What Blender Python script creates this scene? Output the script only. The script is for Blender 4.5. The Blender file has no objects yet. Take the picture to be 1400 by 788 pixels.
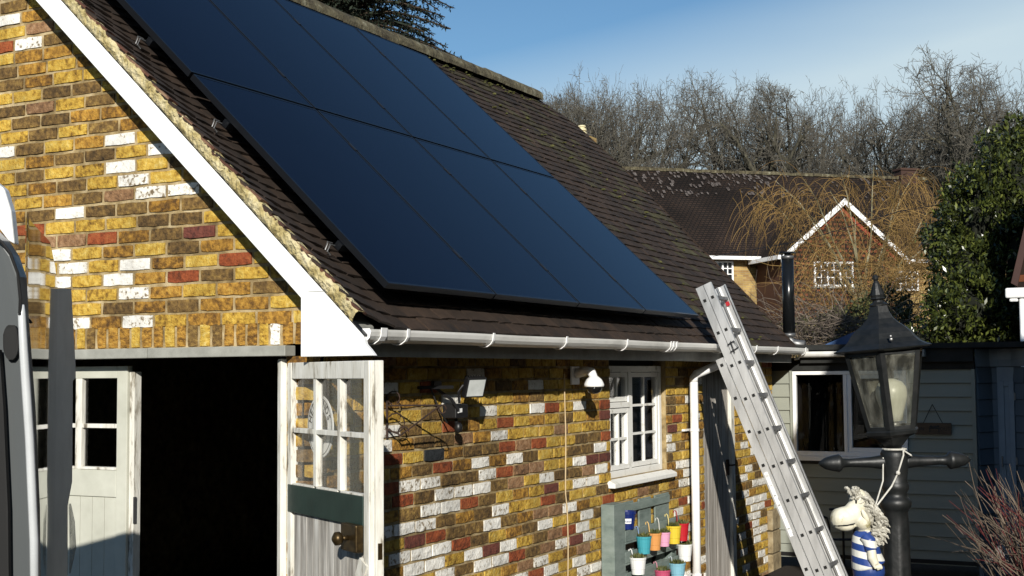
import bpy, math, random
from mathutils import Vector, Matrix
random.seed(7)
S = bpy.context.scene
COL = S.collection
R = random.random
U = random.uniform

# ------------------------------------------------------------------ camera, sky, sun, exposure
CAM = Vector((3.869, -5.496, 2.0))
RIGHT = Vector((0.8893, 0.4572, -0.0080)); UP = Vector((0.0359, -0.0523, 0.9980)); FWD = Vector((-0.4559, 0.8878, 0.0640))
FPX = 1852.8
cd = bpy.data.cameras.new('camera'); cam = bpy.data.objects.new('camera', cd); COL.objects.link(cam)
cd.sensor_width = 36.0; cd.lens = FPX / 1400 * 36; cd.clip_start = 0.05; cd.clip_end = 2000
m = Matrix((RIGHT.normalized(), UP.normalized(), -FWD.normalized())).transposed().to_4x4(); m.translation = CAM
cam.matrix_world = m; S.camera = cam
def depth_px(p):
    d = Vector(p) - CAM; z = d.dot(FWD)
    return 700 + FPX * d.dot(RIGHT) / max(z, .01), 394 - FPX * d.dot(UP) / max(z, .01), z

SUN = Vector((1, -1.82, .83)).normalized()
sl = bpy.data.lights.new('sun', 'SUN'); sl.energy = 5.0; sl.angle = math.radians(.53); sl.color = (1, .955, .87)
so = bpy.data.objects.new('sun', sl); COL.objects.link(so); so.rotation_euler = SUN.to_track_quat('Z', 'Y').to_euler()
W = bpy.data.worlds.new('World'); S.world = W; W.use_nodes = True
nt = W.node_tree; N = nt.nodes; Lk = nt.links
bg = N['Background']; bg.inputs[1].default_value = .078
sky = N.new('ShaderNodeTexSky'); sky.sky_type = 'NISHITA'; sky.sun_disc = False
sky.sun_elevation = math.asin(SUN.z); sky.sun_rotation = math.atan2(SUN.x, SUN.y); sky.air_density = 1.0; sky.dust_density = .15; sky.ozone_density = 3.0
tc = N.new('ShaderNodeTexCoord'); mp = N.new('ShaderNodeMapping'); mp.inputs['Scale'].default_value = (1.2, 1.2, 5.5); mp.inputs['Location'].default_value = (.6, .2, -.35)
nz = N.new('ShaderNodeTexNoise'); nz.inputs['Scale'].default_value = 1.5; nz.inputs['Detail'].default_value = 5; nz.inputs['Roughness'].default_value = .5
cr = N.new('ShaderNodeValToRGB'); cr.color_ramp.elements[0].position = .25; cr.color_ramp.elements[1].position = .75
sep = N.new('ShaderNodeSeparateXYZ')
vx = N.new('ShaderNodeMath'); vx.operation = 'MULTIPLY_ADD'; vx.inputs[1].default_value = 2.9; vx.inputs[2].default_value = 4.25   # a thin veil of cloud, denser to the right and low down
vz_ = N.new('ShaderNodeMath'); vz_.operation = 'MULTIPLY_ADD'; vz_.inputs[1].default_value = -12.5
mr = N.new('ShaderNodeClamp'); Lk.new(sep.outputs[0], vx.inputs[0]); Lk.new(sep.outputs[2], vz_.inputs[0]); Lk.new(vx.outputs[0], vz_.inputs[2]); Lk.new(vz_.outputs[0], mr.inputs[0])
mul = N.new('ShaderNodeMath'); mul.operation = 'MULTIPLY'; mul.use_clamp = True; mul2 = N.new('ShaderNodeMath'); mul2.operation = 'MULTIPLY'; mul2.inputs[1].default_value = .92
mx = N.new('ShaderNodeMixRGB'); mx.inputs['Color2'].default_value = (6.9, 8.4, 9.1, 1)
Lk.new(tc.outputs['Generated'], mp.inputs[0]); Lk.new(mp.outputs[0], nz.inputs[0]); Lk.new(nz.outputs[0], cr.inputs[0])
Lk.new(tc.outputs['Generated'], sep.inputs[0]); 
ca_ = N.new('ShaderNodeMath'); ca_.operation = 'MULTIPLY_ADD'; ca_.inputs[1].default_value = .55; ca_.inputs[2].default_value = .66; Lk.new(cr.outputs[0], ca_.inputs[0]); Lk.new(ca_.outputs[0], mul.inputs[0]); Lk.new(mr.outputs[0], mul.inputs[1]); Lk.new(mul.outputs[0], mul2.inputs[0])
Lk.new(mul2.outputs[0], mx.inputs[0]); hs = N.new('ShaderNodeHueSaturation'); hs.inputs['Saturation'].default_value = 1.12; hs.inputs['Hue'].default_value = .497; hs.inputs['Value'].default_value = 1.08; Lk.new(sky.outputs[0], hs.inputs['Color']); Lk.new(hs.outputs[0], mx.inputs[1]); Lk.new(mx.outputs[0], bg.inputs[0])
S.view_settings.view_transform = 'Standard'; S.view_settings.look = 'None'; S.view_settings.exposure = 0.18; S.view_settings.gamma = 1
S.render.engine = 'CYCLES'

# ------------------------------------------------------------------ materials
def mat(name, cols, scale=6, detail=6, rough=.8, bump=.0, bscale=40, rnd=.0, metal=0, spec=.4, coat=0, stretch=None, dist=.004, pos=None):
    """noise + per-piece random -> ramp of real surface colours, fine bump"""
    m = bpy.data.materials.new(name); m.use_nodes = True
    n = m.node_tree.nodes; l = m.node_tree.links; b = n['Principled BSDF']
    b.inputs['Roughness'].default_value = rough; b.inputs['Metallic'].default_value = metal
    b.inputs['Specular IOR Level'].default_value = spec; b.inputs['Coat Weight'].default_value = coat
    t = n.new('ShaderNodeTexCoord'); src = t.outputs['Object']
    oi = n.new('ShaderNodeObjectInfo'); ge = n.new('ShaderNodeNewGeometry')
    ad = n.new('ShaderNodeMath'); ad.operation = 'ADD'; l.new(oi.outputs['Random'], ad.inputs[0]); l.new(ge.outputs['Random Per Island'], ad.inputs[1])
    fr = n.new('ShaderNodeMath'); fr.operation = 'FRACT'; l.new(ad.outputs[0], fr.inputs[0])
    mp = n.new('ShaderNodeMapping'); l.new(src, mp.inputs[0])
    if stretch: mp.inputs['Scale'].default_value = stretch
    if rnd:
        cx = n.new('ShaderNodeCombineXYZ'); ml = n.new('ShaderNodeMath'); ml.operation = 'MULTIPLY'; ml.inputs[1].default_value = 37
        l.new(fr.outputs[0], ml.inputs[0]); l.new(ml.outputs[0], cx.inputs[0]); l.new(ml.outputs[0], cx.inputs[2]); l.new(cx.outputs[0], mp.inputs['Location'])
    no = n.new('ShaderNodeTexNoise'); no.inputs['Scale'].default_value = scale; no.inputs['Detail'].default_value = detail; no.inputs['Roughness'].default_value = .62
    l.new(mp.outputs[0], no.inputs[0])
    st = n.new('ShaderNodeMapRange'); st.inputs['From Min'].default_value = .32; st.inputs['From Max'].default_value = .68; l.new(no.outputs[0], st.inputs[0])
    mi = n.new('ShaderNodeMix'); mi.inputs[0].default_value = rnd; l.new(st.outputs[0], mi.inputs[2]); l.new(fr.outputs[0], mi.inputs[3])
    ra = n.new('ShaderNodeValToRGB'); e = ra.color_ramp.elements
    while len(e) < len(cols): e.new(.5)
    for i, c in enumerate(cols):
        e[i].position = pos[i] if pos else i / (len(cols) - 1); e[i].color = (*c, 1)
    l.new(mi.outputs[0], ra.inputs[0]); l.new(ra.outputs[0], b.inputs['Base Color'])
    if bump:
        n2 = n.new('ShaderNodeTexNoise'); n2.inputs['Scale'].default_value = bscale; n2.inputs['Detail'].default_value = 5; l.new(mp.outputs[0], n2.inputs[0])
        bp = n.new('ShaderNodeBump'); bp.inputs['Strength'].default_value = bump; bp.inputs['Distance'].default_value = dist
        l.new(n2.outputs[0], bp.inputs['Height']); l.new(bp.outputs[0], b.inputs['Normal'])
    m['b'] = 0
    return m
def soot(m):
    n = m.node_tree.nodes; l = m.node_tree.links; b = n['Principled BSDF']; src = b.inputs['Base Color'].links[0].from_socket
    g = n.new('ShaderNodeNewGeometry'); no = n.new('ShaderNodeTexNoise'); no.inputs['Scale'].default_value = 2.1; no.inputs['Detail'].default_value = 7; no.inputs['Roughness'].default_value = .7; l.new(g.outputs['Position'], no.inputs[0])
    mr = n.new('ShaderNodeMapRange'); mr.inputs['From Min'].default_value = .32; mr.inputs['From Max'].default_value = .6; mr.inputs['To Min'].default_value = .62; mr.inputs['To Max'].default_value = 1.08; l.new(no.outputs[0], mr.inputs[0])
    vm = n.new('ShaderNodeVectorMath'); vm.operation = 'SCALE'; l.new(src, vm.inputs[0]); l.new(mr.outputs[0], vm.inputs['Scale']); l.new(vm.outputs[0], b.inputs['Base Color'])
def flat(name, c, rough=.5, metal=0, **k):
    a = tuple(x * .82 for x in c); return mat(name, [a, c], rough=rough, metal=metal, **k)
BR = dict(scale=30, detail=9, rough=.9, bump=1.0, bscale=85, rnd=.26, dist=.009)
M_Y = mat('brick_yellow', [(.06, .032, .008), (.25, .136, .018), (.49, .298, .040), (.57, .388, .074), (.66, .51, .19)], pos=[0, .20, .45, .74, 1], **BR)
M_O = mat('brick_ochre', [(.05, .024, .008), (.18, .088, .015), (.42, .218, .032), (.51, .325, .070)], **BR)
M_D = mat('brick_brown', [(.03, .019, .007), (.105, .060, .019), (.20, .118, .034), (.38, .245, .065)], **BR)
M_R = mat('brick_red', [(.07, .022, .008), (.28, .062, .018), (.36, .115, .035)], **BR)
M_M = mat('brick_maroon', [(.045, .015, .012), (.14, .04, .026), (.17, .06, .04)], **BR)
M_P = mat('brick_pink', [(.08, .04, .02), (.26, .14, .065), (.40, .25, .14)], **BR)
M_W = mat('brick_whitewashed', [(.13, .09, .05), (.30, .24, .16), (.76, .73, .66), (.86, .85, .80)], pos=[0, .20, .34, 1], scale=42, detail=10, rough=.85, bump=.9, bscale=60, rnd=.20, dist=.007)
M_K = mat('brick_black', [(.008, .010, .012), (.022, .026, .03)], **BR)
M_MORT = mat('mortar', [(.13, .09, .04), (.34, .25, .12), (.52, .42, .25)], scale=9, rough=.95, bump=.8, bscale=120)
M_MORT2 = mat('mortar_verge', [(.14, .10, .03), (.42, .34, .15), (.56, .48, .27), (.66, .58, .38)], scale=9, rough=.95, bump=1.0, bscale=45, dist=.02)
TL = dict(scale=14, rough=.88, bump=.8, bscale=90, rnd=.5, dist=.004)
M_T = mat('clay_tile', [(.011, .0075, .0055), (.025, .0150, .0095), (.038, .0225, .014), (.056, .035, .023)], **TL)
M_TR = mat('clay_tile_edge_red', [(.02, .012, .009), (.09, .035, .02), (.30, .20, .12)], **TL)
M_TM = mat('clay_tile_mossy', [(.015, .011, .008), (.032, .023, .012), (.050, .043, .016), (.075, .068, .03)], **TL)
M_RIDGE = mat('ridge_tile_lichen', [(.018, .015, .010), (.055, .045, .026), (.105, .09, .052), (.22, .21, .15)], scale=9, rough=.95, bump=1, bscale=40, rnd=.25, dist=.012)
M_UNDER = flat('roof_felt', (.02, .016, .013), .95)
M_WHITE = mat('white_upvc', [(.70, .70, .68), (.84, .84, .83), (.86, .86, .85)], pos=[0, .3, 1], scale=4, rough=.32, spec=.5)
M_GUT = mat('white_gutter', [(.52, .51, .47), (.74, .73, .69), (.82, .81, .78)], scale=5, rough=.4, stretch=(1, .3, 1))
M_OLDW = mat('old_white_paint', [(.13, .11, .08), (.34, .31, .25), (.62, .60, .53), (.77, .76, .70)], pos=[.0, .15, .30, 1], scale=19, detail=10, rough=.7, bump=.7, bscale=60, stretch=(1, 1, .22))
M_WINW = mat('window_white_paint', [(.36, .34, .28), (.66, .65, .60), (.76, .755, .72)], pos=[0, .12, .35], scale=9, detail=8, rough=.6, bump=.25, bscale=50)
M_WEATH = mat('weathered_boards', [(.14, .125, .11), (.30, .28, .25), (.48, .46, .42), (.66, .65, .61)], scale=10, rough=.85, bump=.8, bscale=40, stretch=(2, 2, .18), rnd=.15)
M_PLANK = mat('grey_planks', [(.11, .095, .08), (.27, .245, .215), (.40, .375, .34), (.52, .50, .46)], scale=14, rough=.85, bump=.8, bscale=40, stretch=(2.5, 2.5, .12), rnd=.15)
M_DOORW = mat('cream_door_paint', [(.44, .44, .37), (.56, .56, .48)], scale=4, rough=.55)
M_GREEN = mat('dark_green_paint', [(.008, .022, .018), (.014, .034, .027)], scale=8, rough=.45, bump=.3, bscale=20)
M_FASC = mat('grey_fascia', [(.20, .20, .18), (.32, .32, .29)], scale=6, rough=.6)
M_LINT = mat('grey_lintel', [(.24, .24, .21), (.36, .36, .32)], scale=9, rough=.6, bump=.2)
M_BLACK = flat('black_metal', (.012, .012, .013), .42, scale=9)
M_IRON = mat('lamp_black_paint', [(.005, .006, .006), (.011, .012, .012), (.017, .017, .017)], scale=20, rough=.46, bump=.25, bscale=60, spec=.45)
M_DARK = flat('indoor_shade_black', (.004, .004, .004), .95)  # near-black colour that stands in for shade inside rooms
M_RUST = mat('wrought_iron', [(.012, .008, .006), (.045, .022, .014)], scale=30, rough=.8)
M_BRASS = mat('aged_brass', [(.03, .02, .01), (.10, .065, .025)], scale=30, rough=.4, metal=.7)
M_ALU = mat('aluminium', [(.42, .42, .41), (.62, .62, .61), (.74, .74, .73)], scale=7, rough=.42, metal=.55, bump=.12, bscale=30, stretch=(1, 1, .25))
M_ALUD = mat('aluminium_rung', [(.16, .16, .16), (.30, .30, .30)], scale=30, rough=.5, metal=.6)
M_SAGE = mat('sage_cladding', [(.245, .258, .215), (.28, .292, .245)], scale=2.5, rough=.6, bump=.2, bscale=60, stretch=(.3, 1, 4), rnd=.25)
M_BLUEG = mat('blue_grey_cladding', [(.10, .13, .16), (.14, .175, .21)], scale=3, rough=.6, rnd=.3)
M_BLUEF = flat('blue_grey_trim', (.25, .30, .35), .5)
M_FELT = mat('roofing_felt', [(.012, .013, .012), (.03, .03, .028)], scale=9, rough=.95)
M_PANEL = mat('solar_glass', [(.0018, .0020, .0072), (.0026, .0030, .0095)], scale=1, rough=.075, spec=.09)
M_PANEL.node_tree.nodes['Principled BSDF'].inputs['Specular Tint'].default_value = (.86, .84, 1, 1)   # blue violet anti-reflection coating
M_PFRAME = flat('solar_frame', (.006, .007, .009), .35)
M_STEEL = flat('steel_clip', (.20, .20, .20), .45, .7)
M_GRND = mat('gravel', [(.020, .019, .017), (.045, .042, .037), (.08, .074, .064)], scale=30, rough=.95, bump=.8, bscale=60)
M_VAN = mat('van_grey_paint', [(.068, .075, .078), (.080, .088, .091)], scale=1, rough=.4, metal=0, coat=.2)
M_VANG = mat('van_glossy_side', [(.33, .335, .34), (.37, .375, .38)], scale=1, rough=.035, metal=1, coat=0)
M_VANG.node_tree.nodes['Principled BSDF'].inputs['Specular Tint'].default_value = (.30, .31, .32, 1)
M_VANT = flat('van_trim', (.50, .50, .47), .6)
M_CHR = flat('bright_trim', (.60, .62, .63), .35, .1)
M_RUBBER = flat('rubber', (.008, .008, .008), .7)
M_STONE = mat('plinth_stone', [(.10, .075, .04), (.27, .21, .12), (.36, .30, .19)], scale=9, rough=.9, bump=.8, bscale=40)
M_TILEH = None

def glass(name, tint=(1, 1, 1), dirt=.0, rough=.02, refl=1.0):
    m = bpy.data.materials.new(name); m.use_nodes = True; n = m.node_tree.nodes; l = m.node_tree.links
    n.remove(n['Principled BSDF']); o = n['Material Output']
    tr = n.new('ShaderNodeBsdfTransparent'); tr.inputs[0].default_value = (*tint, 1)
    gl = n.new('ShaderNodeBsdfGlossy'); gl.inputs['Roughness'].default_value = rough; gl.inputs[0].default_value = (refl, refl, refl, 1)
    fr = n.new('ShaderNodeFresnel'); ge = n.new('ShaderNodeNewGeometry'); io = n.new('ShaderNodeMath'); io.operation = 'MULTIPLY_ADD'; io.inputs[1].default_value = 1 / 1.5 - 1.5; io.inputs[2].default_value = 1.5; l.new(ge.outputs['Backfacing'], io.inputs[0]); l.new(io.outputs[0], fr.inputs[0])
    mx = n.new('ShaderNodeMixShader'); l.new(fr.outputs[0], mx.inputs[0]); l.new(tr.outputs[0], mx.inputs[1]); l.new(gl.outputs[0], mx.inputs[2])
    out = mx
    if dirt:
        df = n.new('ShaderNodeBsdfDiffuse'); df.inputs[0].default_value = (.55, .54, .45, 1)
        t = n.new('ShaderNodeTexCoord'); mp = n.new('ShaderNodeMapping'); mp.inputs['Scale'].default_value = (1, 1, .3); no = n.new('ShaderNodeTexNoise'); no.inputs['Scale'].default_value = 38; no.inputs['Detail'].default_value = 6
        l.new(t.outputs['Object'], mp.inputs[0]); l.new(mp.outputs[0], no.inputs[0])
        mr = n.new('ShaderNodeMapRange'); mr.inputs['From Min'].default_value = .4; mr.inputs['From Max'].default_value = .75; mr.inputs['To Min'].default_value = dirt * .4; mr.inputs['To Max'].default_value = min(1, dirt * 2.2)
        l.new(no.outputs[0], mr.inputs[0]); m2 = n.new('ShaderNodeMixShader'); l.new(mr.outputs[0], m2.inputs[0]); l.new(mx.outputs[0], m2.inputs[1]); l.new(df.outputs[0], m2.inputs[2]); out = m2
    l.new(out.outputs[0], o.inputs[0]); return m
G_CLEAR = glass('window_glass', refl=.6); G_DIRTY = glass('dusty_glass', (.85, .85, .85), .05, .04); G_LAMP = glass('lantern_glass', (.86, .86, .80), .11, .08); G_SHADE = glass('shaded_glass', refl=.22)

# ------------------------------------------------------------------ mesh builder
ORG = {}
class MB:
    def __init__(s): s.v = []; s.f = []; s.mi = []; s.cur = 0
    def quadv(s, a, b, c, d): i = len(s.v); s.v += [tuple(a), tuple(b), tuple(c), tuple(d)]; s.f.append((i, i + 1, i + 2, i + 3)); s.mi.append(s.cur)
    def box(s, lo, hi):
        x0, y0, z0 = lo; x1, y1, z1 = hi; i = len(s.v)
        s.v += [(x0, y0, z0), (x1, y0, z0), (x1, y1, z0), (x0, y1, z0), (x0, y0, z1), (x1, y0, z1), (x1, y1, z1), (x0, y1, z1)]
        for q in ((0, 3, 2, 1), (4, 5, 6, 7), (0, 1, 5, 4), (1, 2, 6, 5), (2, 3, 7, 6), (3, 0, 4, 7)): s.f.append(tuple(i + k for k in q)); s.mi.append(s.cur)
        return s
    def obox(s, o, a, b, c):
        """box from corner o with edge vectors a,b,c"""
        o, a, b, c = map(Vector, (o, a, b, c)); i = len(s.v)
        for w in (o, o + a, o + a + b, o + b, o + c, o + a + c, o + a + b + c, o + b + c): s.v.append(tuple(w))
        fl = a.cross(b).dot(c) < 0
        for q in ((0, 3, 2, 1), (4, 5, 6, 7), (0, 1, 5, 4), (1, 2, 6, 5), (2, 3, 7, 6), (3, 0, 4, 7)):
            q = tuple(i + k for k in q); s.f.append(q[::-1] if fl else q); s.mi.append(s.cur)
        return s
    def prism(s, pts, ext):
        """polygon pts (3D) extruded by vector ext"""
        n = len(pts); i = len(s.v); ext = Vector(ext); pts = [Vector(p) for p in pts]
        s.v += [tuple(p) for p in pts] + [tuple(p + ext) for p in pts]
        s.f.append(tuple(range(i, i + n))); s.f.append(tuple(range(i + 2 * n - 1, i + n - 1, -1))); s.mi += [s.cur] * 2
        for k in range(n): j = (k + 1) % n; s.f.append((i + k, i + n + k, i + n + j, i + j)); s.mi.append(s.cur)
        return s
    def tube(s, path, rad, n=6, cap=True):
        P = [Vector(p) for p in path]; k = len(P); i0 = len(s.v)
        if not isinstance(rad, (list, tuple)): rad = [rad] * k
        t0 = (P[1] - P[0]); ref = Vector((0, 0, 1)) if abs(t0.normalized().z) < .9 else Vector((1, 0, 0))
        for j in range(k):
            t = (P[min(j + 1, k - 1)] - P[max(j - 1, 0)])
            if t.length < 1e-9: t = t0
            t.normalize(); a = t.cross(ref)
            if a.length < 1e-4: a = t.cross(Vector((0, 1, 0)))
            a.normalize(); b = t.cross(a)
            for q in range(n):
                an = 6.28318 * q / n; s.v.append(tuple(P[j] + (a * math.cos(an) + b * math.sin(an)) * rad[j]))
        for j in range(k - 1):
            for q in range(n):
                a0 = i0 + j * n + q; a1 = i0 + j * n + (q + 1) % n; s.f.append((a0, a1, a1 + n, a0 + n)); s.mi.append(s.cur)
        if cap and n > 2:
            s.f.append(tuple(i0 + q for q in range(n))[::-1]); s.f.append(tuple(i0 + (k - 1) * n + q for q in range(n))); s.mi += [s.cur] * 2
        return s
    def lathe(s, prof, c, n=16, ph=0, axis=None):
        """prof [(r,z)] about vertical axis at c"""
        i0 = len(s.v); c = Vector(c)
        for r, z in prof:
            for q in range(n): an = ph + 6.28318530718 * q / n; s.v.append((c.x + r * math.cos(an), c.y + r * math.sin(an), c.z + z))
        for j in range(len(prof) - 1):
            for q in range(n):
                a0 = i0 + j * n + q; a1 = i0 + j * n + (q + 1) % n; s.f.append((a0, a1, a1 + n, a0 + n)); s.mi.append(s.cur)
        s.f.append(tuple(i0 + q for q in range(n))[::-1]); s.f.append(tuple(i0 + (len(prof) - 1) * n + q for q in range(n))); s.mi += [s.cur] * 2
        return s
    def blob(s, c, r, nu=10, nv=7, jit=0):
        c = Vector(c); r = r if isinstance(r, (tuple, list)) else (r, r, r); i0 = len(s.v)
        for j in range(nv + 1):
            th = math.pi * j / nv
            for q in range(nu):
                an = 6.28318 * q / nu; k = 1 + (R() - .5) * jit
                s.v.append((c.x + r[0] * k * math.sin(th) * math.cos(an), c.y + r[1] * k * math.sin(th) * math.sin(an), c.z + r[2] * k * math.cos(th)))
        for j in range(nv):
            for q in range(nu):
                a0 = i0 + j * nu + q; a1 = i0 + j * nu + (q + 1) % nu; s.f.append((a0, a0 + nu, a1 + nu, a1)); s.mi.append(s.cur)
        return s
    def tfm(s, fn): s.v = [tuple(fn(Vector(p))) for p in s.v]; return s
    def mesh(s, name, mats, org=(0, 0, 0), smooth=False, bevel=0):
        me = bpy.data.meshes.new(name); ox, oy, oz = org
        me.from_pydata([(x - ox, y - oy, z - oz) for x, y, z in s.v], [], s.f)
        for mm in (mats if isinstance(mats, (list, tuple)) else [mats]): me.materials.append(mm)
        if any(s.mi): me.polygons.foreach_set('material_index', s.mi)
        if smooth: me.polygons.foreach_set('use_smooth', [True] * len(me.polygons))
        me.update(); return me
    def build(s, name, mats, parent=None, smooth=False, label=None, kind=None, bevel=0, org=None):
        """link as one object; children keep coordinates relative to the thing's base"""
        if org is None: org = ORG[parent.name] if parent else (0, 0, 0)
        me = s.mesh(name, mats, org, smooth); o = bpy.data.objects.new(name, me); COL.objects.link(o)
        if parent: o.parent = parent; ORG[o.name] = ORG[parent.name]
        else: o.location = org; ORG[o.name] = tuple(org)
        if label: o['label'] = label
        if kind: o['kind'] = kind
        if bevel:
            b = o.modifiers.new('bevel', 'BEVEL'); b.width = bevel; b.segments = 2; b.limit_method = 'ANGLE'; b.angle_limit = .6
        return o
def thing(name, label, cat, loc, group=None):
    o = bpy.data.objects.new(name, None); COL.objects.link(o); o.location = loc; o.empty_display_size = .1
    o['label'] = label; o['category'] = cat
    if group: o['group'] = group
    ORG[o.name] = tuple(loc); return o
def tag(o, label, cat, group=None):
    o['label'] = label; o['category'] = cat
    if group: o['group'] = group
    return o
def inst(name, me, parent, loc, rot=None, scale=None, kind=None):
    """a piece sharing mesh data; loc in world coordinates"""
    o = bpy.data.objects.new(name, me); COL.objects.link(o); p = ORG[parent.name]; o.parent = parent
    o.location = (loc[0] - p[0], loc[1] - p[1], loc[2] - p[2])
    if rot: o.rotation_euler = rot
    if scale: o.scale = scale
    return o
def text_mesh(body, size, mx, mt, parent, name='lettering', ext=.0008):
    cu = bpy.data.curves.new(name, 'FONT'); cu.body = body; cu.size = size; cu.align_x = 'CENTER'; cu.align_y = 'CENTER'; cu.extrude = ext; cu.resolution_u = 3
    t = bpy.data.objects.new('tmp_text', cu); COL.objects.link(t); bpy.context.view_layer.update()
    me = bpy.data.meshes.new_from_object(t.evaluated_get(bpy.context.evaluated_depsgraph_get())); bpy.data.objects.remove(t)
    me.transform(mx); p = ORG[parent.name]; me.transform(Matrix.Translation((-p[0], -p[1], -p[2])))
    me.materials.clear(); me.materials.append(mt); me.name = name
    o = bpy.data.objects.new(name, me); COL.objects.link(o); o.parent = parent; ORG[o.name] = p; return o
def frame_mx(o, x, y):
    x = Vector(x).normalized(); y = Vector(y).normalized(); z = x.cross(y)
    m = Matrix((x, y, z)).transposed().to_4x4(); m.translation = Vector(o); return m

# ------------------------------------------------------------------ ground
g = MB(); g.box((-300, -150, -.5), (300, 400, 0)); o = g.build('ground', M_GRND); o['kind'] = 'structure'

# ------------------------------------------------------------------ roof geometry shared by the garage
TH = .760; CT, ST = math.cos(TH), math.sin(TH)
P0 = Vector((.270, .180, 2.449)); NR = Vector((ST, 0, CT)); UPS = Vector((-CT, 0, ST))
def rp(y, s, off=0): return P0 + Vector((0, y - P0.y, 0)) + UPS * s + NR * off   # y along eaves, s up the slope from the panels' foot
OFF = -.145
S_EAVE = -.165; S_RIDGE = 4.02
YL = -.215
def yR(s): return min(8.42, 7.62 + (s - S_EAVE) * .28) - max(0, s - 3.6) * 1.5
def kick(y): return .110 * max(0, 1 - (y - YL) / .52) ** 1.35

GAR = thing('brick_garage', 'brick garage with brown tiled roof, open doors and white bargeboard carrying solar panels', 'garage', (-2.75, 3.8, 0))

def brick_mesh(L, H, D, mt, seed):
    """rough brick: 4x2 front grid with eroded edges, closed box; front towards -y, centred"""
    rr = random.Random(seed); mb = MB(); nx, nz = 4, 2
    for j in range(nz + 1):
        for i in range(nx + 1):
            ex = i in (0, nx); ez = j in (0, nz)
            x = (i / nx - .5) * L; z = (j / nz - .5) * H
            if ex: x *= 1 - rr.uniform(0, .045)
            if ez: z *= 1 - rr.uniform(0, .20)
            if ex and ez: x *= .985; z *= .93
            y = -D + (rr.uniform(0, .004) if not (ex or ez) else rr.uniform(.002, .0055))
            mb.v.append((x, y, z))
    for j in range(nz):
        for i in range(nx): a = j * (nx + 1) + i; mb.f.append((a, a + 1, a + nx + 2, a + nx + 1)); mb.mi.append(0)
    b = len(mb.v); mb.v += [(-L / 2 * .97, 0, -H / 2 * .9), (L / 2 * .97, 0, -H / 2 * .9), (L / 2 * .97, 0, H / 2 * .9), (-L / 2 * .97, 0, H / 2 * .9)]
    c = [0, nx, nz * (nx + 1) + nx, nz * (nx + 1)]
    bot = list(range(0, nx + 1)); top = list(range(nz * (nx + 1), nz * (nx + 1) + nx + 1)); lef = [0, nx + 1, 2 * (nx + 1)]; rig = [nx, 2 * nx + 1, 3 * nx + 2]
    mb.f += [tuple(bot[::-1] + [b, b + 1]), tuple(top + [b + 2, b + 3]), tuple(lef + [b + 3, b]), tuple(rig[::-1] + [b + 1, b + 2])]; mb.mi += [0] * 4
    return mb
for q_m in (M_Y, M_O, M_D, M_R, M_P, M_W, M_MORT, M_T): soot(q_m)
BM = {'Y': M_Y, 'O': M_O, 'D': M_D, 'R': M_R, 'M': M_M, 'P': M_P, 'W': M_W, 'K': M_K}
BSH = {}
for c in BM:
    for k in range(5): BSH[c, k] = brick_mesh(.211, .0665, .010, BM[c], hash((ord(c), k)) % 1000)
BME = {k: v.mesh('brick', BM[k[0]]) for k, v in BSH.items()}
GB = {30: 'W-1.61 W-1.21', 31: 'D-1.35 D-0.86', 32: 'W-1.22 D-0.32', 33: 'W-1.79 W-1.34 R-0.87 D-0.64', 34: 'W-1.68 W-1.21 R-0.51', 35: 'W-1.81 D-0.85', 36: 'P-1.90 P-1.69 R-1.53 R-1.41 M-0.75', 37: 'R-1.98 D-1.09 D-0.86', 38: 'D-1.92 W-1.69 D-1.45 D-0.78', 39: 'D-1.57 W-1.09 W-0.88', 40: 'D-1.68 W-1.22', 41: 'W-1.32', 42: 'D-1.68 D-1.45 W-1.06', 43: 'W-2.19 D-2.03 W-1.32', 44: 'D-1.90 D-1.44', 45: 'D-2.02 D-1.81', 46: 'P-1.92 D-1.47', 47: 'D-1.80 D-1.57', 48: 'D-2.16', 49: 'D-2.21', 51: 'R-2.19 W-2.02 D-1.84', 52: 'P-1.93', 53: 'W-2.19', 54: 'D-2.14'}
SB = {2: 'W7.38', 3: 'W7.21', 5: 'W5.56 W7.05', 6: 'W7.06', 7: 'W3.49 W7.04', 8: 'W3.30 W3.54 W6.98', 9: 'W2.13 R2.31 W3.02', 10: 'P2.18 W2.42 W6.81 W7.36', 11: 'W1.18 W1.60 W1.81 R2.03 P2.55 W2.79 M3.01 W3.24 R5.58 W6.73', 12: 'W0.80 W1.03 W1.51 M1.74 W1.98 R2.92 W3.15 R5.03 W5.63 W7.14', 13: 'W0.69 W0.91 W1.14 R1.36 W2.55 W3.04 W6.79', 14: 'M0.80 R1.04 D1.26 D1.51 W1.74 P2.45 P2.70 W2.91 R3.60 W5.16 W6.82', 15: 'W0.57 W0.75 W0.95 D1.15 D1.59 M1.69 W1.88 R2.58 W5.14', 16: 'D0.80 W1.03 W1.27 R1.50 W2.94 W3.19 W5.04', 17: 'R0.70 D0.94 W1.18 W1.40 W1.63 D1.87 P2.09 W2.60 W3.31 W6.73', 18: 'R0.58 W0.81 W1.02 D1.28 D1.47 W1.75 R1.91 P2.24 W2.94 M3.19 M3.45 W4.83', 19: 'D0.92 R1.17 W1.65 W3.31 W4.73', 20: 'R0.59 K1.05 D1.52 D1.76 R1.97 R2.46 R3.45', 21: 'W0.54 D0.95 D1.18 W1.80 R4.99', 22: 'R1.98 M3.44', 23: 'W1.69 W2.37 R2.61 W3.05 R3.50', 24: 'W1.26', 25: 'R0.95 D1.91 W2.40'}
def parse(t): return [(w[0], float(w[1:])) for w in t.split()]
def phase(sp, p, k):
    if not sp: return (k % 2) * p / 2
    sx = sum(math.cos(2 * math.pi * x / p) for _, x in sp); sy = sum(math.sin(2 * math.pi * x / p) for _, x in sp)
    return math.atan2(sy, sx) / (2 * math.pi) * p
def rand_class(wts): return random.choices(list(wts), list(wts.values()))[0]
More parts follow.
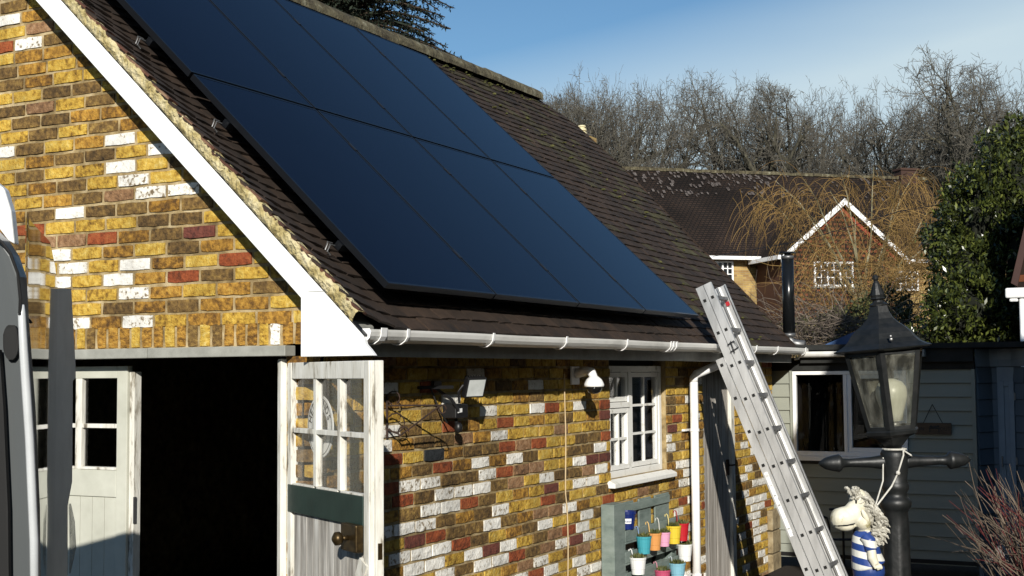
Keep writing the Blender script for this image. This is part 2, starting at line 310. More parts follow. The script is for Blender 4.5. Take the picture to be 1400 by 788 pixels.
cands = []   # (distance measure, class, variant, centre, rotz, scale, wall)
PB = .224
for k in range(0, 70):
    z = .008 + k * .0762
    if 2.13 < z < 2.285: continue
    sp = parse(GB.get(k, '')); ph = phase(sp, PB, k)
    for i in range(-30, 4):
        x = ph + i * PB
        if x < -5.6 or x > .1: continue
        a, b = max(x - .105, -5.5), min(x + .105, 0)
        if z < 2.12:
            if b > -4.25 and a < -.21:      # door opening
                if a < -4.25 and b > -4.25: b = -4.25
                elif b > -.21 and a < -.21: a = -.21
                else: continue
        lim = 2.27 + .951 * .27 - .10
        if z > lim - .951 * b: b = min(b, (lim - z) / .951)
        if z > lim + .951 * (a + 5.5): a = max(a, (z - lim) / .951 - 5.5)
        if b - a < .03: continue
        c = next((q for q, xx in sp if abs(xx - x) < .11), None)
        if not c: c = rand_class({'Y': 58, 'O': 36, 'D': 5, 'P': 2} if x > -2.4 else {'Y': 45, 'O': 25, 'D': 14, 'W': 8, 'R': 4})
        ctr = Vector(((a + b) / 2, 0, z + U(-.0015, .0015)))
        cands.append((c, random.randrange(5), ctr, 0, ((b - a) / .210, U(.7, 1.35), U(.95, 1.04)), 'G'))
x = -4.4   # rowlock course over the door
while x < .0:
    w = U(.060, .074); c = rand_class({'Y': 50, 'O': 30, 'D': 14})
    if abs(x + .33) < .04: c = 'W'
    if abs(x + .68) < .04: c = 'D'
    cands.append((c, random.randrange(5), Vector((x + w / 2, 0, 2.212)), 'R', ((.112) / .210, 1, w / .070), 'G')); x += w + .010
def hole(y0, y1, z):
    if 1.235 < z < 2.12 and y1 > 3.57 and y0 < 4.71: return (3.57, 4.71)
    if z < 2.06 and y1 > 5.60 and y0 < 6.44: return (5.60, 6.44)
for k in range(0, 28):
    z = .05 + k * .0752
    if z > 2.14: continue
    sp = parse(SB.get(k, '')); ph = phase(sp, .222, k)
    for i in range(-1, 36):
        y = ph + i * .222; a, b = max(y - .105, .0), min(y + .105, 7.66)
        if b - a < .03: continue
        h = hole(a, b, z)
        if h:
            if a < h[0] and b <= h[1]: b = h[0] - .004
            elif b > h[1] and a >= h[0]: a = h[1] + .004
            else: continue
            if b - a < .03: continue
        c = next((q for q, xx in sp if abs(xx - y) < .11), None)
        if not c:
            if y > 4.9: w = {'Y': 40, 'O': 16, 'D': 14, 'P': 7, 'W': 15 if z < 1.1 else 5, 'R': 3}
            elif z < .75: w = {'Y': 30, 'O': 14, 'D': 20, 'W': 20, 'R': 8, 'P': 5}
            elif z > 1.6: w = {'Y': 62, 'O': 24, 'D': 12, 'P': 2, 'W': 1, 'R': 1}
            else: w = {'Y': 48, 'O': 24, 'D': 22, 'P': 4, 'M': 2, 'W': 2, 'R': 1}
            c = rand_class(w)
        cands.append((c, random.randrange(5), Vector((0, (a + b) / 2, z + U(-.0015, .0015))), math.pi / 2, ((b - a) / .210, U(.7, 1.35), U(.94, 1.04)), 'S'))
# walls
gw = MB()
lim = 2.27 + .951 * .27 - .06
gw.prism([(-5.5, 0, 0), (-4.25, 0, 0), (-4.25, 0, 2.135), (-.21, 0, 2.135), (-.21, 0, 0), (-.001, 0, 0), (-.001, 0, lim), (-2.75, 0, lim + 2.75 * .951), (-5.5, 0, lim)][::-1], (0, .1, 0))
# split the concave outline so it triangulates well
gw = MB()
gw.box((-5.5, .001, 0), (-4.25, .1, 2.135)); gw.box((-.21, .001, 0), (-.001, .1, 2.135))
gw.prism([(-5.5, .001, 2.135), (-.001, .001, 2.135), (-.001, .001, lim), (-2.75, .001, lim + 2.75 * .951), (-5.5, .001, lim)], (0, .099, 0))
GW = gw.build('gable_wall', M_MORT, GAR)
sw = MB()
for (y0, y1, z0, z1) in ((0.001, 3.57, 0, 2.16), (3.57, 4.71, 0, 1.235), (3.57, 4.71, 2.11, 2.16), (4.71, 5.60, 0, 2.16), (5.60, 6.44, 2.06, 2.16), (6.44, 7.66, 0, 2.16)):
    sw.box((-.22, y0, z0), (-.001, y1, z1))
SW = sw.build('side_wall', M_MORT, GAR)
rw = MB(); rw.box((-5.5, 7.45, 0), (0 - .23, 7.66, 2.6)); rw.box((-5.5, .11, 0), (-5.3, 7.44, 2.45)); rw.build('rear_wall', M_MORT, GAR)
def visible(p):
    x, y, z = depth_px(p); return -20 < x < 1420 and -20 < y < 808
def bscore(c):
    x, y, z = depth_px(c[2])
    if not visible(c[2]): return 1e9
    if c[5] == 'S' and (x < 505 or y < 498): return 1e8
    if c[5] == 'G' and (x < 10 or (x > 395 and c[2].z < 2.12) or (y < 800 and x > 380 and False)): return 1e8
    return z * (1.45 if c[5] == 'S' else 1)
cands.sort(key=bscore)
ibricks = cands[:300]; rest = cands[300:]
for c, k, ctr, rz, sc, wn in ibricks:
    if rz == 'R': o = inst('brick', BME[c, k], GW, ctr, (0, math.pi / 2, 0), (sc[0], 1, sc[2]))
    else: o = inst('brick', BME[c, k], GW if wn == 'G' else SW, ctr, (0, 0, rz) if rz else None, sc)
CI = {c: i for i, c in enumerate(BM)}
for wn, par in (('G', GW), ('S', SW)):
    mb = MB()
    for c, k, ctr, rz, sc, w2 in rest:
        if w2 != wn: continue
        src = BSH[c, k]; i0 = len(mb.v)
        for vx, vy, vz in src.v:
            vx *= sc[0]; vy *= sc[1]; vz *= sc[2]
            if rz == 'R': vx, vz = vz, -vx
            elif rz: vx, vy = -vy, vx
            mb.v.append((ctr.x + vx, ctr.y + vy, ctr.z + vz))
        mb.f += [tuple(q + i0 for q in f) for f in src.f]; mb.mi += [CI[c]] * len(src.f)
    mb.build('brickwork', list(BM.values()), par, kind='stuff')
# dark interior
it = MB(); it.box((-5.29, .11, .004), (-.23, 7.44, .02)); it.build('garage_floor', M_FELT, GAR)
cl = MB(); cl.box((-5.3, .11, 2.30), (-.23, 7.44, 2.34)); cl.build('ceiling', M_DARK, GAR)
# lintel
lt = MB(); lt.box((-4.4, -.085, 2.098), (-1.05, .02, 2.150)); lt.box((-1.048, -.083, 2.098), (-.165, .02, 2.150)); lt.build('lintel', M_LINT, GAR, bevel=.004)
# bargeboard and eaves box
def vz(x, off): return P0.z + (P0.x - x) * ST / CT + off / CT
bb = MB(); tb = -.122; BH = .151; BY = -.20
def zt(x): return vz(x, tb)
bb.prism([(.017, BY, zt(.017) - BH), (-2.78, BY, zt(-2.78) - BH), (-2.78, BY, zt(-2.78)), (.017, BY, zt(.017))], (0, .025, 0))
bb.prism([(-5.5, BY, zt(.017) - BH), (-2.78, BY, zt(-2.78) - BH), (-2.78, BY, zt(-2.78)), (-5.5, BY, zt(.017))][::-1], (0, .025, 0))
bb.build('bargeboard', M_WHITE, GAR, bevel=.002)
vs = MB(); vs.prism([(.3, -.174, zt(.3) - .10), (-2.78, -.174, zt(-2.78) - .10), (-2.78, -.174, zt(-2.78) - .02), (.3, -.174, zt(.3) - .02)], (0, .17, 0)); vs.build('verge_soffit', M_FASC, GAR)
eb = MB(); eb.prism([(.017, BY - .003, 2.091), (.434, BY - .003, 2.091), (.410, BY - .003, 2.118), (.384, BY - .003, 2.144), (.372, BY - .003, zt(.372)), (.017, BY - .003, zt(.017))], (0, .026, 0)); eb.box((.017, BY + .0235, 2.091), (.24, -.001, 2.11))
EB = eb.build('eaves_box', M_WHITE, GAR, bevel=.002)
ln = MB(); ln.box((.06, BY - .0045, 2.398), (.16, BY - .0028, 2.4005)); ln.build('joint', M_FASC, EB)
# dark flashing line and verge mortar
fl = MB(); fl.obox((.375, BY + .002, zt(.375)), (-3.15, 0, 3.15 * ST / CT), (0, .03, 0), (.0, 0, .010)); fl.build('flashing', M_BLACK, GAR)
vm = MB(); n = 230; s0, s1 = S_EAVE, S_RIDGE
rows = []
for i in range(n + 1):
    s = s0 + (s1 - s0) * i / n; sag = .012 * math.sin(s * 4.1)
    rows.append([rp(YL + .018 + U(-.003, .003), s, -.118 + U(-.002, .002)), rp(YL + .0 + U(-.006, .006), s, -.100 + U(-.005, .005)), rp(YL - .007 + U(-.006, .006), s, -.080 + U(-.006, .006)), rp(YL - .010 + U(-.010, .006), s, -.060 + U(-.006, .006)), rp(YL + .004 + U(-.008, .008), s, -.049 + U(-.008, .007)), rp(YL + .06, s, -.055)])
for i in range(n):
    for j in range(5): vm.quadv(rows[i][j], rows[i + 1][j], rows[i + 1][j + 1], rows[i][j + 1])
vm.build('verge_mortar', M_MORT2, GAR)
# roof
rf = MB(); rf.prism([rp(YL + .03, S_EAVE, OFF - .03), rp(yR(S_EAVE) - .01, S_EAVE, OFF - .03), rp(yR(S_RIDGE) - .01, S_RIDGE, OFF - .03), rp(YL + .03, S_RIDGE, OFF - .03)], NR * -.05)
tp = rp(0, S_RIDGE, OFF); rf.cur = 1
XR = tp.x; ZR = tp.z
rf.prism([(XR, YL, ZR - .03), (XR, 7.85, ZR - .03), (2 * XR - .35, 7.5, 2.2), (2 * XR - .35, YL, 2.2)], (-.02, 0, -.04))
RF = rf.build('roof', [M_UNDER, M_T], GAR)
tm = MB(); L, Wd, T = .20, .160, .012
def tile_mesh(seed, mt):
    rr = random.Random(seed); mb = MB(); xs = [-.5, 0, .5]; i = 0
    for row, (s, z) in enumerate(((0, .0), (L, -.022))):
        for x in xs:
            cz = .002 if x == 0 else 0; js = rr.uniform(-.003, .003) if row == 0 else 0
            mb.v += [(x * Wd, s + js, z + cz), (x * Wd, s + js, z + cz - T)]
    q = lambda r, c, t: r * 6 + c * 2 + t
    for c in (0, 1):
        mb.f += [(q(0, c, 0), q(0, c + 1, 0), q(1, c + 1, 0), q(1, c, 0)), (q(0, c, 1), q(1, c, 1), q(1, c + 1, 1), q(0, c + 1, 1)), (q(0, c, 1), q(0, c + 1, 1), q(0, c + 1, 0), q(0, c, 0))]
    mb.f += [(q(0, 0, 0), q(1, 0, 0), q(1, 0, 1), q(0, 0, 1)), (q(0, 2, 1), q(1, 2, 1), q(1, 2, 0), q(0, 2, 0))]
    mb.mi = [0] * len(mb.f); return mb
TMS = [tile_mesh(i, None) for i in range(4)]
TMM = {(i, k): TMS[i].mesh('tile', mt) for i in range(4) for k, mt in enumerate((M_T, M_TM, M_TR))}
tiles = []
PG = .1; PW = .166
ncs = int((S_RIDGE - S_EAVE) / PG)
PAN_Y0, PAN_Y1 = .18, .18 + 4 * 1.154; PAN_S1 = 2 * 1.742
rr = random.Random(5)
for k in range(ncs):
    s = S_EAVE + k * PG; sagk = .010 * math.sin(k * .5)
    y = YL + (.0 if k % 2 else PW / 2) + PW / 2
    if k % 2 == 0: tiles.append((YL + PW / 4, s, .5))
    while y < yR(s) - .06:
        tiles.append((y, s, 1)); y += PW
    if yR(s) - (y - PW / 2) > .03: tiles.append(((y - PW / 2 + yR(s)) / 2, s, (yR(s) - (y - PW / 2)) / PW))
RX = Matrix((Vector((0, 1, 0)), UPS, NR)).transposed()
def kslope(y): return math.atan((kick(y - .03) - kick(y + .03)) / .06) * .9
ROT = RX.to_euler()
def tilemat(y, s):
    if y < YL + .05: return 2 if R() < .75 else 0
    v = math.sin(y * 2.3 + s * 1.7) + math.sin(y * 5.1 - s * 3.3) * .5
    f = max(0, min(1, (y - 5.0) / 2.0)) * .26 + (.08 if s > 3.6 else 0)
    return 1 if R() < f * (1 + v) else 0
tl = []
for y, s, w in tiles:
    under = PAN_Y0 + .45 < y < PAN_Y1 - .35 and .35 < s < PAN_S1 - .2
    if under and False: continue
    p = rp(y + U(-.002, .002), s + U(-.004, .004), OFF + U(-.003, .003) + kick(y) + .010 * math.sin(y * 1.3 + s) * .6)
    x, yy, z = depth_px(p); vis = visible(p) and not (PAN_Y0 < y < PAN_Y1 + .0 and -.03 < s < PAN_S1)
    tl.append((z if vis else 1e9, p, w, random.randrange(4), tilemat(y, s)))
tl.sort(key=lambda t: t[0])
for d, p, w, i, k in tl[:300]: inst('tile', TMM[i, k], RF, p, (RX @ Matrix.Rotation(kslope(p.y), 3, 'Y') @ Matrix.Rotation(U(-.025, .025), 3, 'Z') @ Matrix.Rotation(U(-.012, .02), 3, 'X')).to_euler(), (w, 1, 1) if w != 1 else None)
mb = MB()
for d, p, w, i, k in tl[300:]:
    i0 = len(mb.v); j = U(-.03, .03); RK = RX @ Matrix.Rotation(kslope(p.y), 3, 'Y')
    for vx, vy, vzz in TMS[i].v: mb.v.append(tuple(p + RK @ Vector((vx * w, vy + vx * j, vzz))))
    mb.f += [tuple(q + i0 for q in f) for f in TMS[i].f]; mb.mi += [k] * len(TMS[i].f)
mb.build('tiling', [M_T, M_TM, M_TR], RF, kind='stuff')
# ridge tiles
y = YL; k = 0
while y < 7.6:
    Lr = .30; mb = MB(); i0 = 0; r0 = .108; jz = U(-.006, .006) + .012 * math.sin(y * 1.1); n = 10
    for e, yy in enumerate((y, y + Lr * .5, y + Lr - .008)):
        for q in range(n + 1):
            an = math.pi * (q / n) * 1.1 - .05 * math.pi; rr_ = r0 * (1 + U(-.02, .04)); mb.v.append((XR + .02 + rr_ * 1.25 * math.cos(an), yy, ZR - .075 + jz + rr_ * 1.05 * math.sin(an)))
    for e in range(2):
        for q in range(n): a = e * (n + 1) + q; mb.f.append((a, a + 1, a + n + 2, a + n + 1)); mb.mi.append(0)
    mb.f.append(tuple(range(2 * (n + 1), 3 * (n + 1)))); mb.f.append(tuple(range(n, -1, -1))); mb.mi += [0, 0]
    mb.build('ridge_tile', M_RIDGE, RF); y += Lr
# moss tufts on the far part
mb = MB()
for i in range(130):
    y = 5.0 + 2.4 * R() ** .7; s = U(-.1, 3.9)
    if math.sin(y * 2.3 + s * 1.7) + math.sin(y * 5.1 - s * 3.3) * .5 < .1 or (y < PAN_Y1 + .03): continue
    s = S_EAVE + round((s - S_EAVE) / PG) * PG + U(-.02, .05); mb.blob(rp(y, s, OFF + .004), (U(.008, .028), U(.01, .035), U(.006, .014)), 5, 3, .4)
for i in range(160):
    y = U(0, 8); s = U(3.75, 4.0); mb.blob(rp(y, s, OFF + .01), (U(.008, .02), U(.01, .03), U(.006, .012)), 5, 3, .4)
mb.build('moss', mat('moss', [(.03, .033, .009), (.07, .07, .018), (.12, .115, .045)], rnd=.5, rough=1), GAR, kind='stuff')
# right verge edge mortar
mb = MB(); pts = [[rp(yR(s) + U(-.005, .012), s, OFF - d) for d in (-.004, .03, .07)] for s in [S_EAVE + (S_RIDGE - S_EAVE) * i / 60 for i in range(61)]]
for i in range(60):
    for j in range(2): mb.quadv(pts[i][j], pts[i][j + 1], pts[i + 1][j + 1], pts[i + 1][j])
mb.build('verge_mortar', M_T, GAR)
rg = MB(); rg.prism([(-5.5, 7.45, 2.2), (-.01, 7.45, 2.2), (-.01, 7.45, 2.3), (-2.75, 7.45, 4.9), (-5.5, 7.45, 2.3)], (0, .2, 0)); rg.build('rear_gable', M_MORT, GAR)
# soffit, fascia, rafters feet
fa = MB(); fa.box((.245, .0, 2.090), (.27, 7.42, 2.215)); fa.build('fascia', M_FASC, GAR)
sf = MB(); sf.box((.0, .0, 2.155), (.244, 7.42, 2.17)); sf.build('soffit', M_FASC, GAR)

# ------------------------------------------------------------------ gutter (own thing) and downpipe
GT = thing('gutter', 'long white half-round gutter with clips along the garage eaves', 'gutter', (.335, -.1, 2.2))
def gut(y0, y1, z0, z1, parent, xc=.335, r=.056, name='channel', m=None):
    mb = MB(); n = 8; st = max(2, int((y1 - y0) / .5))
    for t in range(st + 1):
        y = y0 + (y1 - y0) * t / st; z = z0 + (z1 - z0) * t / st + .002 * math.sin(y * 3)
        pr = [(r * 1.0, .012), (r * 1.0, 0)] + [(r * math.cos(a), -r * .92 * math.sin(a)) for a in [math.pi * q / n for q in range(n + 1)]] + [(-r, .012), (-r + .004, .012)] + [((r - .004) * math.cos(a), -(r * .92 - .004) * math.sin(a)) for a in [math.pi * (n - q) / n for q in range(n + 1)]] + [(r - .004, .012)]
        for a, b in pr: mb.v.append((xc + a, y, z + b))
    k = len(pr)
    for t in range(st):
        for q in range(k): a = t * k + q; b = t * k + (q + 1) % k; mb.f.append((a, b, b + k, a + k)); mb.mi.append(0)
    return mb.build(name, m or M_GUT, parent, smooth=False)
gut(-.165, 3.84, 2.204, 2.212, GT); gut(3.86, 7.62, 2.212, 2.216, GT)
mb = MB(); mb.lathe([(.059, 0), (.060, .004), (.056, .012)], (0, 0, 0), 12)
mb.tfm(lambda v: Vector((.335 + v.x, -.172 + v.z * .4, 2.205 + min(v.y, .014)))); mb.build('end_cap', M_WHITE, GT)
def bracket(y, z, parent, xc=.335, r=.060, w=.022):
    mb = MB(); n = 8
    for yy in (y - w / 2, y + w / 2):
        for q in range(n + 1):
            a = math.pi * q / n; mb.v.append((xc + r * math.cos(a), yy, z - r * .95 * math.sin(a) + (.018 if q in (0, n) else 0)))
    for q in range(n): mb.f.append((q, q + 1, q + n + 2, q + n + 1)); mb.mi.append(0)
    o = mb.build('clip', M_WHITE, parent); so = o.modifiers.new('t', 'SOLIDIFY'); so.thickness = .005; so.offset = 1; return o
for y, w in ((-.06, .05), (.16, .02), (1.05, .02), (2.0, .02), (2.97, .02), (3.80, .02), (3.86, .035), (3.92, .02), (5.0, .02), (5.9, .02), (6.55, .02), (7.5, .03)): bracket(y, 2.206 + .0015 * y, GT, w=w)
DP = thing('downpipe', 'white downpipe with swan neck between window and plank door', 'downpipe', (.07, 5.16, 0))
# lower pipe stands by the wall, neck rises to the gutter outlet
mb = MB(); x0, y0 = .085, 5.14
mb.tube([(x0, y0, .0), (x0, y0, 1.93)], .034, 14); mb.build('pipe', M_WHITE, DP, smooth=True)
mb = MB(); mb.tube([(x0, y0, 1.925), (x0, y0, 1.955), (x0 + .015, y0 + .01, 1.985), (.30, y0 + .16, 2.085), (.335, y0 + .175, 2.11), (.335, y0 + .175, 2.17)], .036, 12); mb.build('swan_neck', M_WHITE, DP, smooth=True)
for z in (1.53, .35):
    mb = MB(); mb.tube([(x0, y0, z - .012), (x0, y0, z + .012)], .040, 12); mb.box((.0, y0 - .085, z - .008), (.03, y0 + .05, z + .008)); mb.build('pipe_clip', M_WHITE, DP)

# ------------------------------------------------------------------ solar panels, each a thing
PWD, PHT = 1.134, 1.722; px_, py_ = 1.154, 1.742
names = ['lower left panel, nearest the gutter end', 'lower', 'lower', 'lower']
colw = ['leftmost', 'second from left', 'third from left', 'rightmost']
for r in range(2):
    for c in range(4):
        o0 = rp(.18 + c * px_ + .010, r * py_ + .010, 0); t = thing('solar_panel', f'black solar panel, {"bottom" if r == 0 else "top"} row, {colw[c]} column on the roof', 'solar panel', tuple(o0), 'solar panels on the garage roof')
        gpm = MB(); b = .012
        gpm.obox(o0 + Vector((0, b, 0)) + UPS * b - NR * .006, (0, PWD - 2 * b, 0), UPS * (PHT - 2 * b), NR * .0045); gpm.build('glass', M_PANEL, t)
        fm = MB(); h = .035
        fm.obox(o0 - NR * h, (0, b, 0), UPS * PHT, NR * h); fm.obox(o0 + Vector((0, PWD - b, 0)) - NR * h, (0, b, 0), UPS * PHT, NR * h)
        fm.obox(o0 + Vector((0, b, 0)) - NR * h, (0, PWD - 2 * b, 0), UPS * b, NR * h); fm.obox(o0 + Vector((0, b, 0)) + UPS * (PHT - b) - NR * h, (0, PWD - 2 * b, 0), UPS * b, NR * h)
        fm.build('frame', M_PFRAME, t)
rl = ['lowest', 'second lowest', 'second highest', 'highest']
for i, s in enumerate((.36, 1.36, 2.10, 3.10)):
    t = thing('mounting_rail', f'black mounting rail under the solar panels, {rl[i]} of four, steel end at the left', 'rail', tuple(rp(.12, s, -.06)), 'mounting rails under the panels')
    mb = MB(); mb.obox(rp(.175, s - .02, -.075), (0, 4.70, 0), UPS * .04, NR * .038); mb.build('rail', M_PFRAME, t)
    for j in range(1, 4): mb = MB(); yy = .18 + j * px_; mb.obox(rp(yy - .012, s - .035, -.01), (0, .024, 0), UPS * .07, NR * .0135); mb.build('clamp', M_BLACK, t)
    mb = MB(); a = rp(.02, s, -.10 + .03)
    mb.tube([rp(.150, s, -.060), rp(.105, s, -.055), rp(.10, s - .015, -.09), rp(.12, s - .03, -.10)], .0045, 5); mb.tube([rp(.150, s + .02, -.060), rp(.105, s + .02, -.055), rp(.10, s, -.092)], .004, 5)
    mb.build('roof_hook', M_STEEL, t)

# ------------------------------------------------------------------ window in the side wall
WN = thing('window', 'white timber window with small panes in the side wall beside the downpipe', 'window', (0, 4.13, 1.2))
fr = MB(); xf = -.035; xb = -.10
def bar(mb, y0, y1, z0, z1, x0=xb, x1=xf): mb.box((x0, y0, z0), (x1, y1, z1))
bar(fr, 3.575, 3.625, 1.235, 2.055); bar(fr, 4.655, 4.705, 1.235, 2.055); bar(fr, 3.625, 4.655, 2.01, 2.055); bar(fr, 3.625, 4.655, 1.235, 1.285); bar(fr, 4.02, 4.075, 1.285, 2.01)
bar(fr, 3.625, 4.02, 1.745, 1.785, xb, xf + .012); F = fr.build('frame', M_WINW, WN, bevel=.003)
def sash(y0, y1, z0, z1, cols, rows, off, rail=.035):
    m1 = MB(); a, b = xb + .02, xf - .008 + off
    bar(m1, y0, y0 + rail, z0, z1, a, b); bar(m1, y1 - rail, y1, z0, z1, a, b); bar(m1, y0 + rail, y1 - rail, z0, z0 + rail, a, b); bar(m1, y0 + rail, y1 - rail, z1 - rail, z1, a, b)
    o = m1.build('sash', M_WINW, WN, bevel=.002); m2 = MB(); w = (y1 - y0 - 2 * rail) / cols; h = (z1 - z0 - 2 * rail) / rows
    for i in range(1, cols): bar(m2, y0 + rail + i * w - .009, y0 + rail + i * w + .009, z0 + rail, z1 - rail, a + .01, b - .004)
    for j in range(1, rows): bar(m2, y0 + rail, y1 - rail, z0 + rail + j * h - .009, z0 + rail + j * h + .009, a + .012, b - .006)
    if m2.v: m2.build('glazing_bar', M_WINW, o)
    for i in range(cols):
        for j in range(rows): p = MB(); yy = y0 + rail + i * w; zz = z0 + rail + j * h; p.box((a + .02, yy + .002, zz + .002), (a + .024, yy + w - .002, zz + h - .002)); p.build('pane', G_CLEAR, o)
sash(3.628, 4.017, 1.79, 2.006, 2, 1, .0); sash(3.628, 4.017, 1.29, 1.74, 2, 2, .012); sash(4.08, 4.65, 1.29, 2.005, 2, 3, .0)
si = MB(); si.prism([(.058, 3.52, 1.176), (-.03, 3.52, 1.176), (-.03, 3.52, 1.234), (.0, 3.52, 1.234), (.058, 3.52, 1.208)], (0, 1.27, 0)); si.build('sill', M_WINW, WN, bevel=.004)
mb = MB(); mb.box((-.215, 3.575, 1.2), (-.21, 4.7, 2.1)); mb.box((-.209, 3.5745, 1.2355), (-.103, 3.60, 2.10)); mb.box((-.209, 4.68, 1.2355), (-.103, 4.7055, 2.10)); mb.box((-.209, 3.6005, 1.2355), (-.103, 4.6795, 1.26)); mb.box((-.209, 3.6005, 2.06), (-.103, 4.6795, 2.10)); mb.build('shade_lining', M_DARK, WN)  # near-black lining paints shade into the recess behind the glass
# stored white poles seen behind the glass
for i, (ya, za, yb, zb) in enumerate(((3.72, 1.80, 3.80, 2.0), (3.82, 1.80, 3.93, 2.0), (4.20, 1.3, 4.22, 1.55))):
    mb = MB(); mb.tube([(-.16, ya, za), (-.17, yb, zb)], .016, 6); o = mb.build('stored_pole', M_OLDW); tag(o, ['short pale pole leaning behind the top left window panes', 'second pale pole leaning behind the top left panes', 'upright pale pole behind the left tall panes', 'upright pale pole behind the right lower panes'][i], 'pole', 'poles stored behind the window')

# ------------------------------------------------------------------ side door of planks
PD = thing('plank_door', 'weathered grey plank door in the brick side wall behind the ladder', 'door', (0, 6.0, 0))
y = 5.66
while y < 6.34:
    mb = MB(); w = .112; mb.box((-.05, y, .02), (-.022 + U(-.002, .002), y + w - .006, 2.03)); mb.build('plank', M_PLANK, PD); y += w
mb = MB(); mb.box((-.07, 5.603, 0), (-.012, 5.655, 2.055)); mb.build('door_frame', M_PLANK, PD)
mb = MB(); mb.box((-.07, 6.345, 0), (.006, 6.438, 2.055)); mb.build('door_frame', M_OLDW, PD)
mb = MB(); mb.box((-.07, 5.656, 2.035), (-.012, 6.344, 2.055)); mb.build('door_head', M_PLANK, PD)
mb = MB(); mb.box((-.02, 6.25, 1.08), (.0, 6.29, 1.22)); mb.tube([(.0, 6.27, 1.17), (.03, 6.27, 1.17), (.035, 6.33, 1.17)], .008, 6); mb.build('latch', M_RUST, PD)
# plinth stones at the wall end
PS = thing('stone_plinth', 'two pale stone blocks at the foot of the wall behind the ladder', 'plinth', (.03, 7.5, 0))
for z0, z1 in ((.0, .24), (.25, .46), (.47, .66)):
    mb = MB(); mb.box((.002, 7.40, z0), (.06, 7.67, z1)); mb.build('stone', M_STONE, PS, bevel=.008)

# ------------------------------------------------------------------ cable down the wall
mb = MB(); pts = [(.018, 2.77 + .006 * math.sin(z * 9) + (.02 if z < 1.2 else 0), z) for z in [2.0 - .1 * i for i in range(20)]]; mb.tube(pts, .005, 5)
tag(mb.build('cable', flat('cable_cream', (.55, .42, .24), .6)), 'thin cream cable running down the brick side wall', 'cable')

# ------------------------------------------------------------------ dome camera
DC = thing('dome_camera', 'white dome security camera on a bracket left of the window', 'security camera', (0, 2.75, 1.98))
mb = MB(); mb.box((.0145, 2.86, 1.925), (.03, 2.99, 2.05)); mb.build('wall_plate', M_WHITE, DC, bevel=.006)
mb = MB(); mb.tube([(.03, 2.93, 2.0), (.12, 2.90, 2.018), (.17, 2.87, 2.012), (.19, 2.86, 1.975)], [.036, .030, .030, .028], 10); mb.build('arm', M_WHITE, DC, smooth=True)
c = (.195, 2.855, 1.925)
mb = MB(); mb.lathe([(.001, .062), (.025, .058), (.052, .036), (.066, .008), (.068, -.004), (.066, -.014), (.05, -.014)], c, 20); mb.build('hood', M_WHITE, DC, smooth=True)
mb = MB(); mb.lathe([(.054, -.0145), (.052, -.03), (.040, -.05), (.02, -.060), (.001, -.063)], c, 18); mb.build('dome', flat('smoked_dome', (.01, .01, .01), .08), DC, smooth=True)

# ------------------------------------------------------------------ flood light
FL = thing('floodlight', 'black LED floodlight with motion sensor on the brick wall', 'floodlight', (0, 1.2, 1.8))
ux = Vector((.50, .86, .02)).normalized(); uy = Vector((.28, -.10, .95)).normalized(); uz = ux.cross(uy).normalized(); c0 = Vector((.15, 1.155, 1.868))
if uz.dot(CAM - c0) < 0: uz = -uz
mb = MB(); w, h = .125, .115
mb.obox(c0 - uz * .035, ux * w, uy * h, uz * .035); B = mb.build('housing', M_BLACK, FL, bevel=.004)
mb = MB(); mb.obox(c0 + ux * .010 + uy * .010 + uz * .001, ux * (w - .02), uy * (h - .02), uz * .002); mb.build('led_panel', mat('led_face', [(.40, .42, .41), (.52, .54, .53)], scale=12, rough=.3), FL)
mb = MB()
for i in range(7): mb.obox(c0 + ux * (.01 + i * .017) - uz * .055, ux * .004, uy * h, uz * .019)
mb.build('cooling_fin', M_BLACK, FL)
mb = MB(); mb.box((.015, 1.02, 1.93), (.035, 1.10, 1.965)); mb.obox((.02, .86, 1.922), (.10, .20, .0), (.02, -.01, 0), (0, 0, .018)); mb.tube([(.03, 1.03, 1.93), (.10, 1.10, 1.86), (.12, 1.14, 1.80)], .009, 6); mb.tube([(.02, 1.0, 1.93), (.05, 1.05, 1.80), (.07, 1.1, 1.73)], .005, 5); mb.tube([(.14, 1.16, 1.94), (.12, 1.14, 1.90), (.12, 1.15, 1.84)], .008, 6); mb.build('bracket', M_BLACK, FL)
mb = MB(); mb.box((.02, 1.13, 1.755), (.11, 1.27, 1.835)); mb.build('junction_box', M_BLACK, FL, bevel=.006)
mb = MB(); mb.obox((.112, 1.145, 1.785), (.004, 0, 0), (0, .045, .004), (0, 0, .022)); mb.build('sensor_label', M_WHITE, FL)
mb = MB(); mb.lathe([(.012, .03), (.02, .02), (.024, 0), (.02, -.018), (.002, -.03)], (.09, 1.19, 1.70), 12); mb.tube([(.07, 1.19, 1.76), (.08, 1.19, 1.72)], .012, 8); mb.build('motion_sensor', M_BLACK, FL, smooth=True)

# ------------------------------------------------------------------ wrought bracket
mb = MB(); q = Vector((.016, .56, 1.87)); out = Vector((.26, .13, 0))
def bp_(u, z): return (q.x + out.x * u, q.y + out.y * u, q.z + z)
mb.tube([bp_(0, .03), bp_(0, -.20)], .006, 6); mb.tube([bp_(0, -.03), bp_(1, -.03)], .005, 6); mb.tube([bp_(.0, -.155), bp_(.25, -.185), bp_(.9, -.045), bp_(1.0, -.03)], .005, 6)
for cu, cz, r, a0, a1 in ((.12, .01, .035, -1, 4.5), (1.0, -.05, .022, 1.5, -3.5), (.16, -.12, .05, 2.5, -2.5), (.3, -.17, .03, 0, 4)):
    mb.tube([bp_(cu + r * 3.2 * math.cos(a0 + (a1 - a0) * t / 10), cz + r * math.sin(a0 + (a1 - a0) * t / 10)) for t in range(11)], .004, 5)
tag(mb.build('wrought_iron_bracket', M_RUST), 'rusty scrolled iron hanging bracket on the brick wall beside the open door', 'bracket')

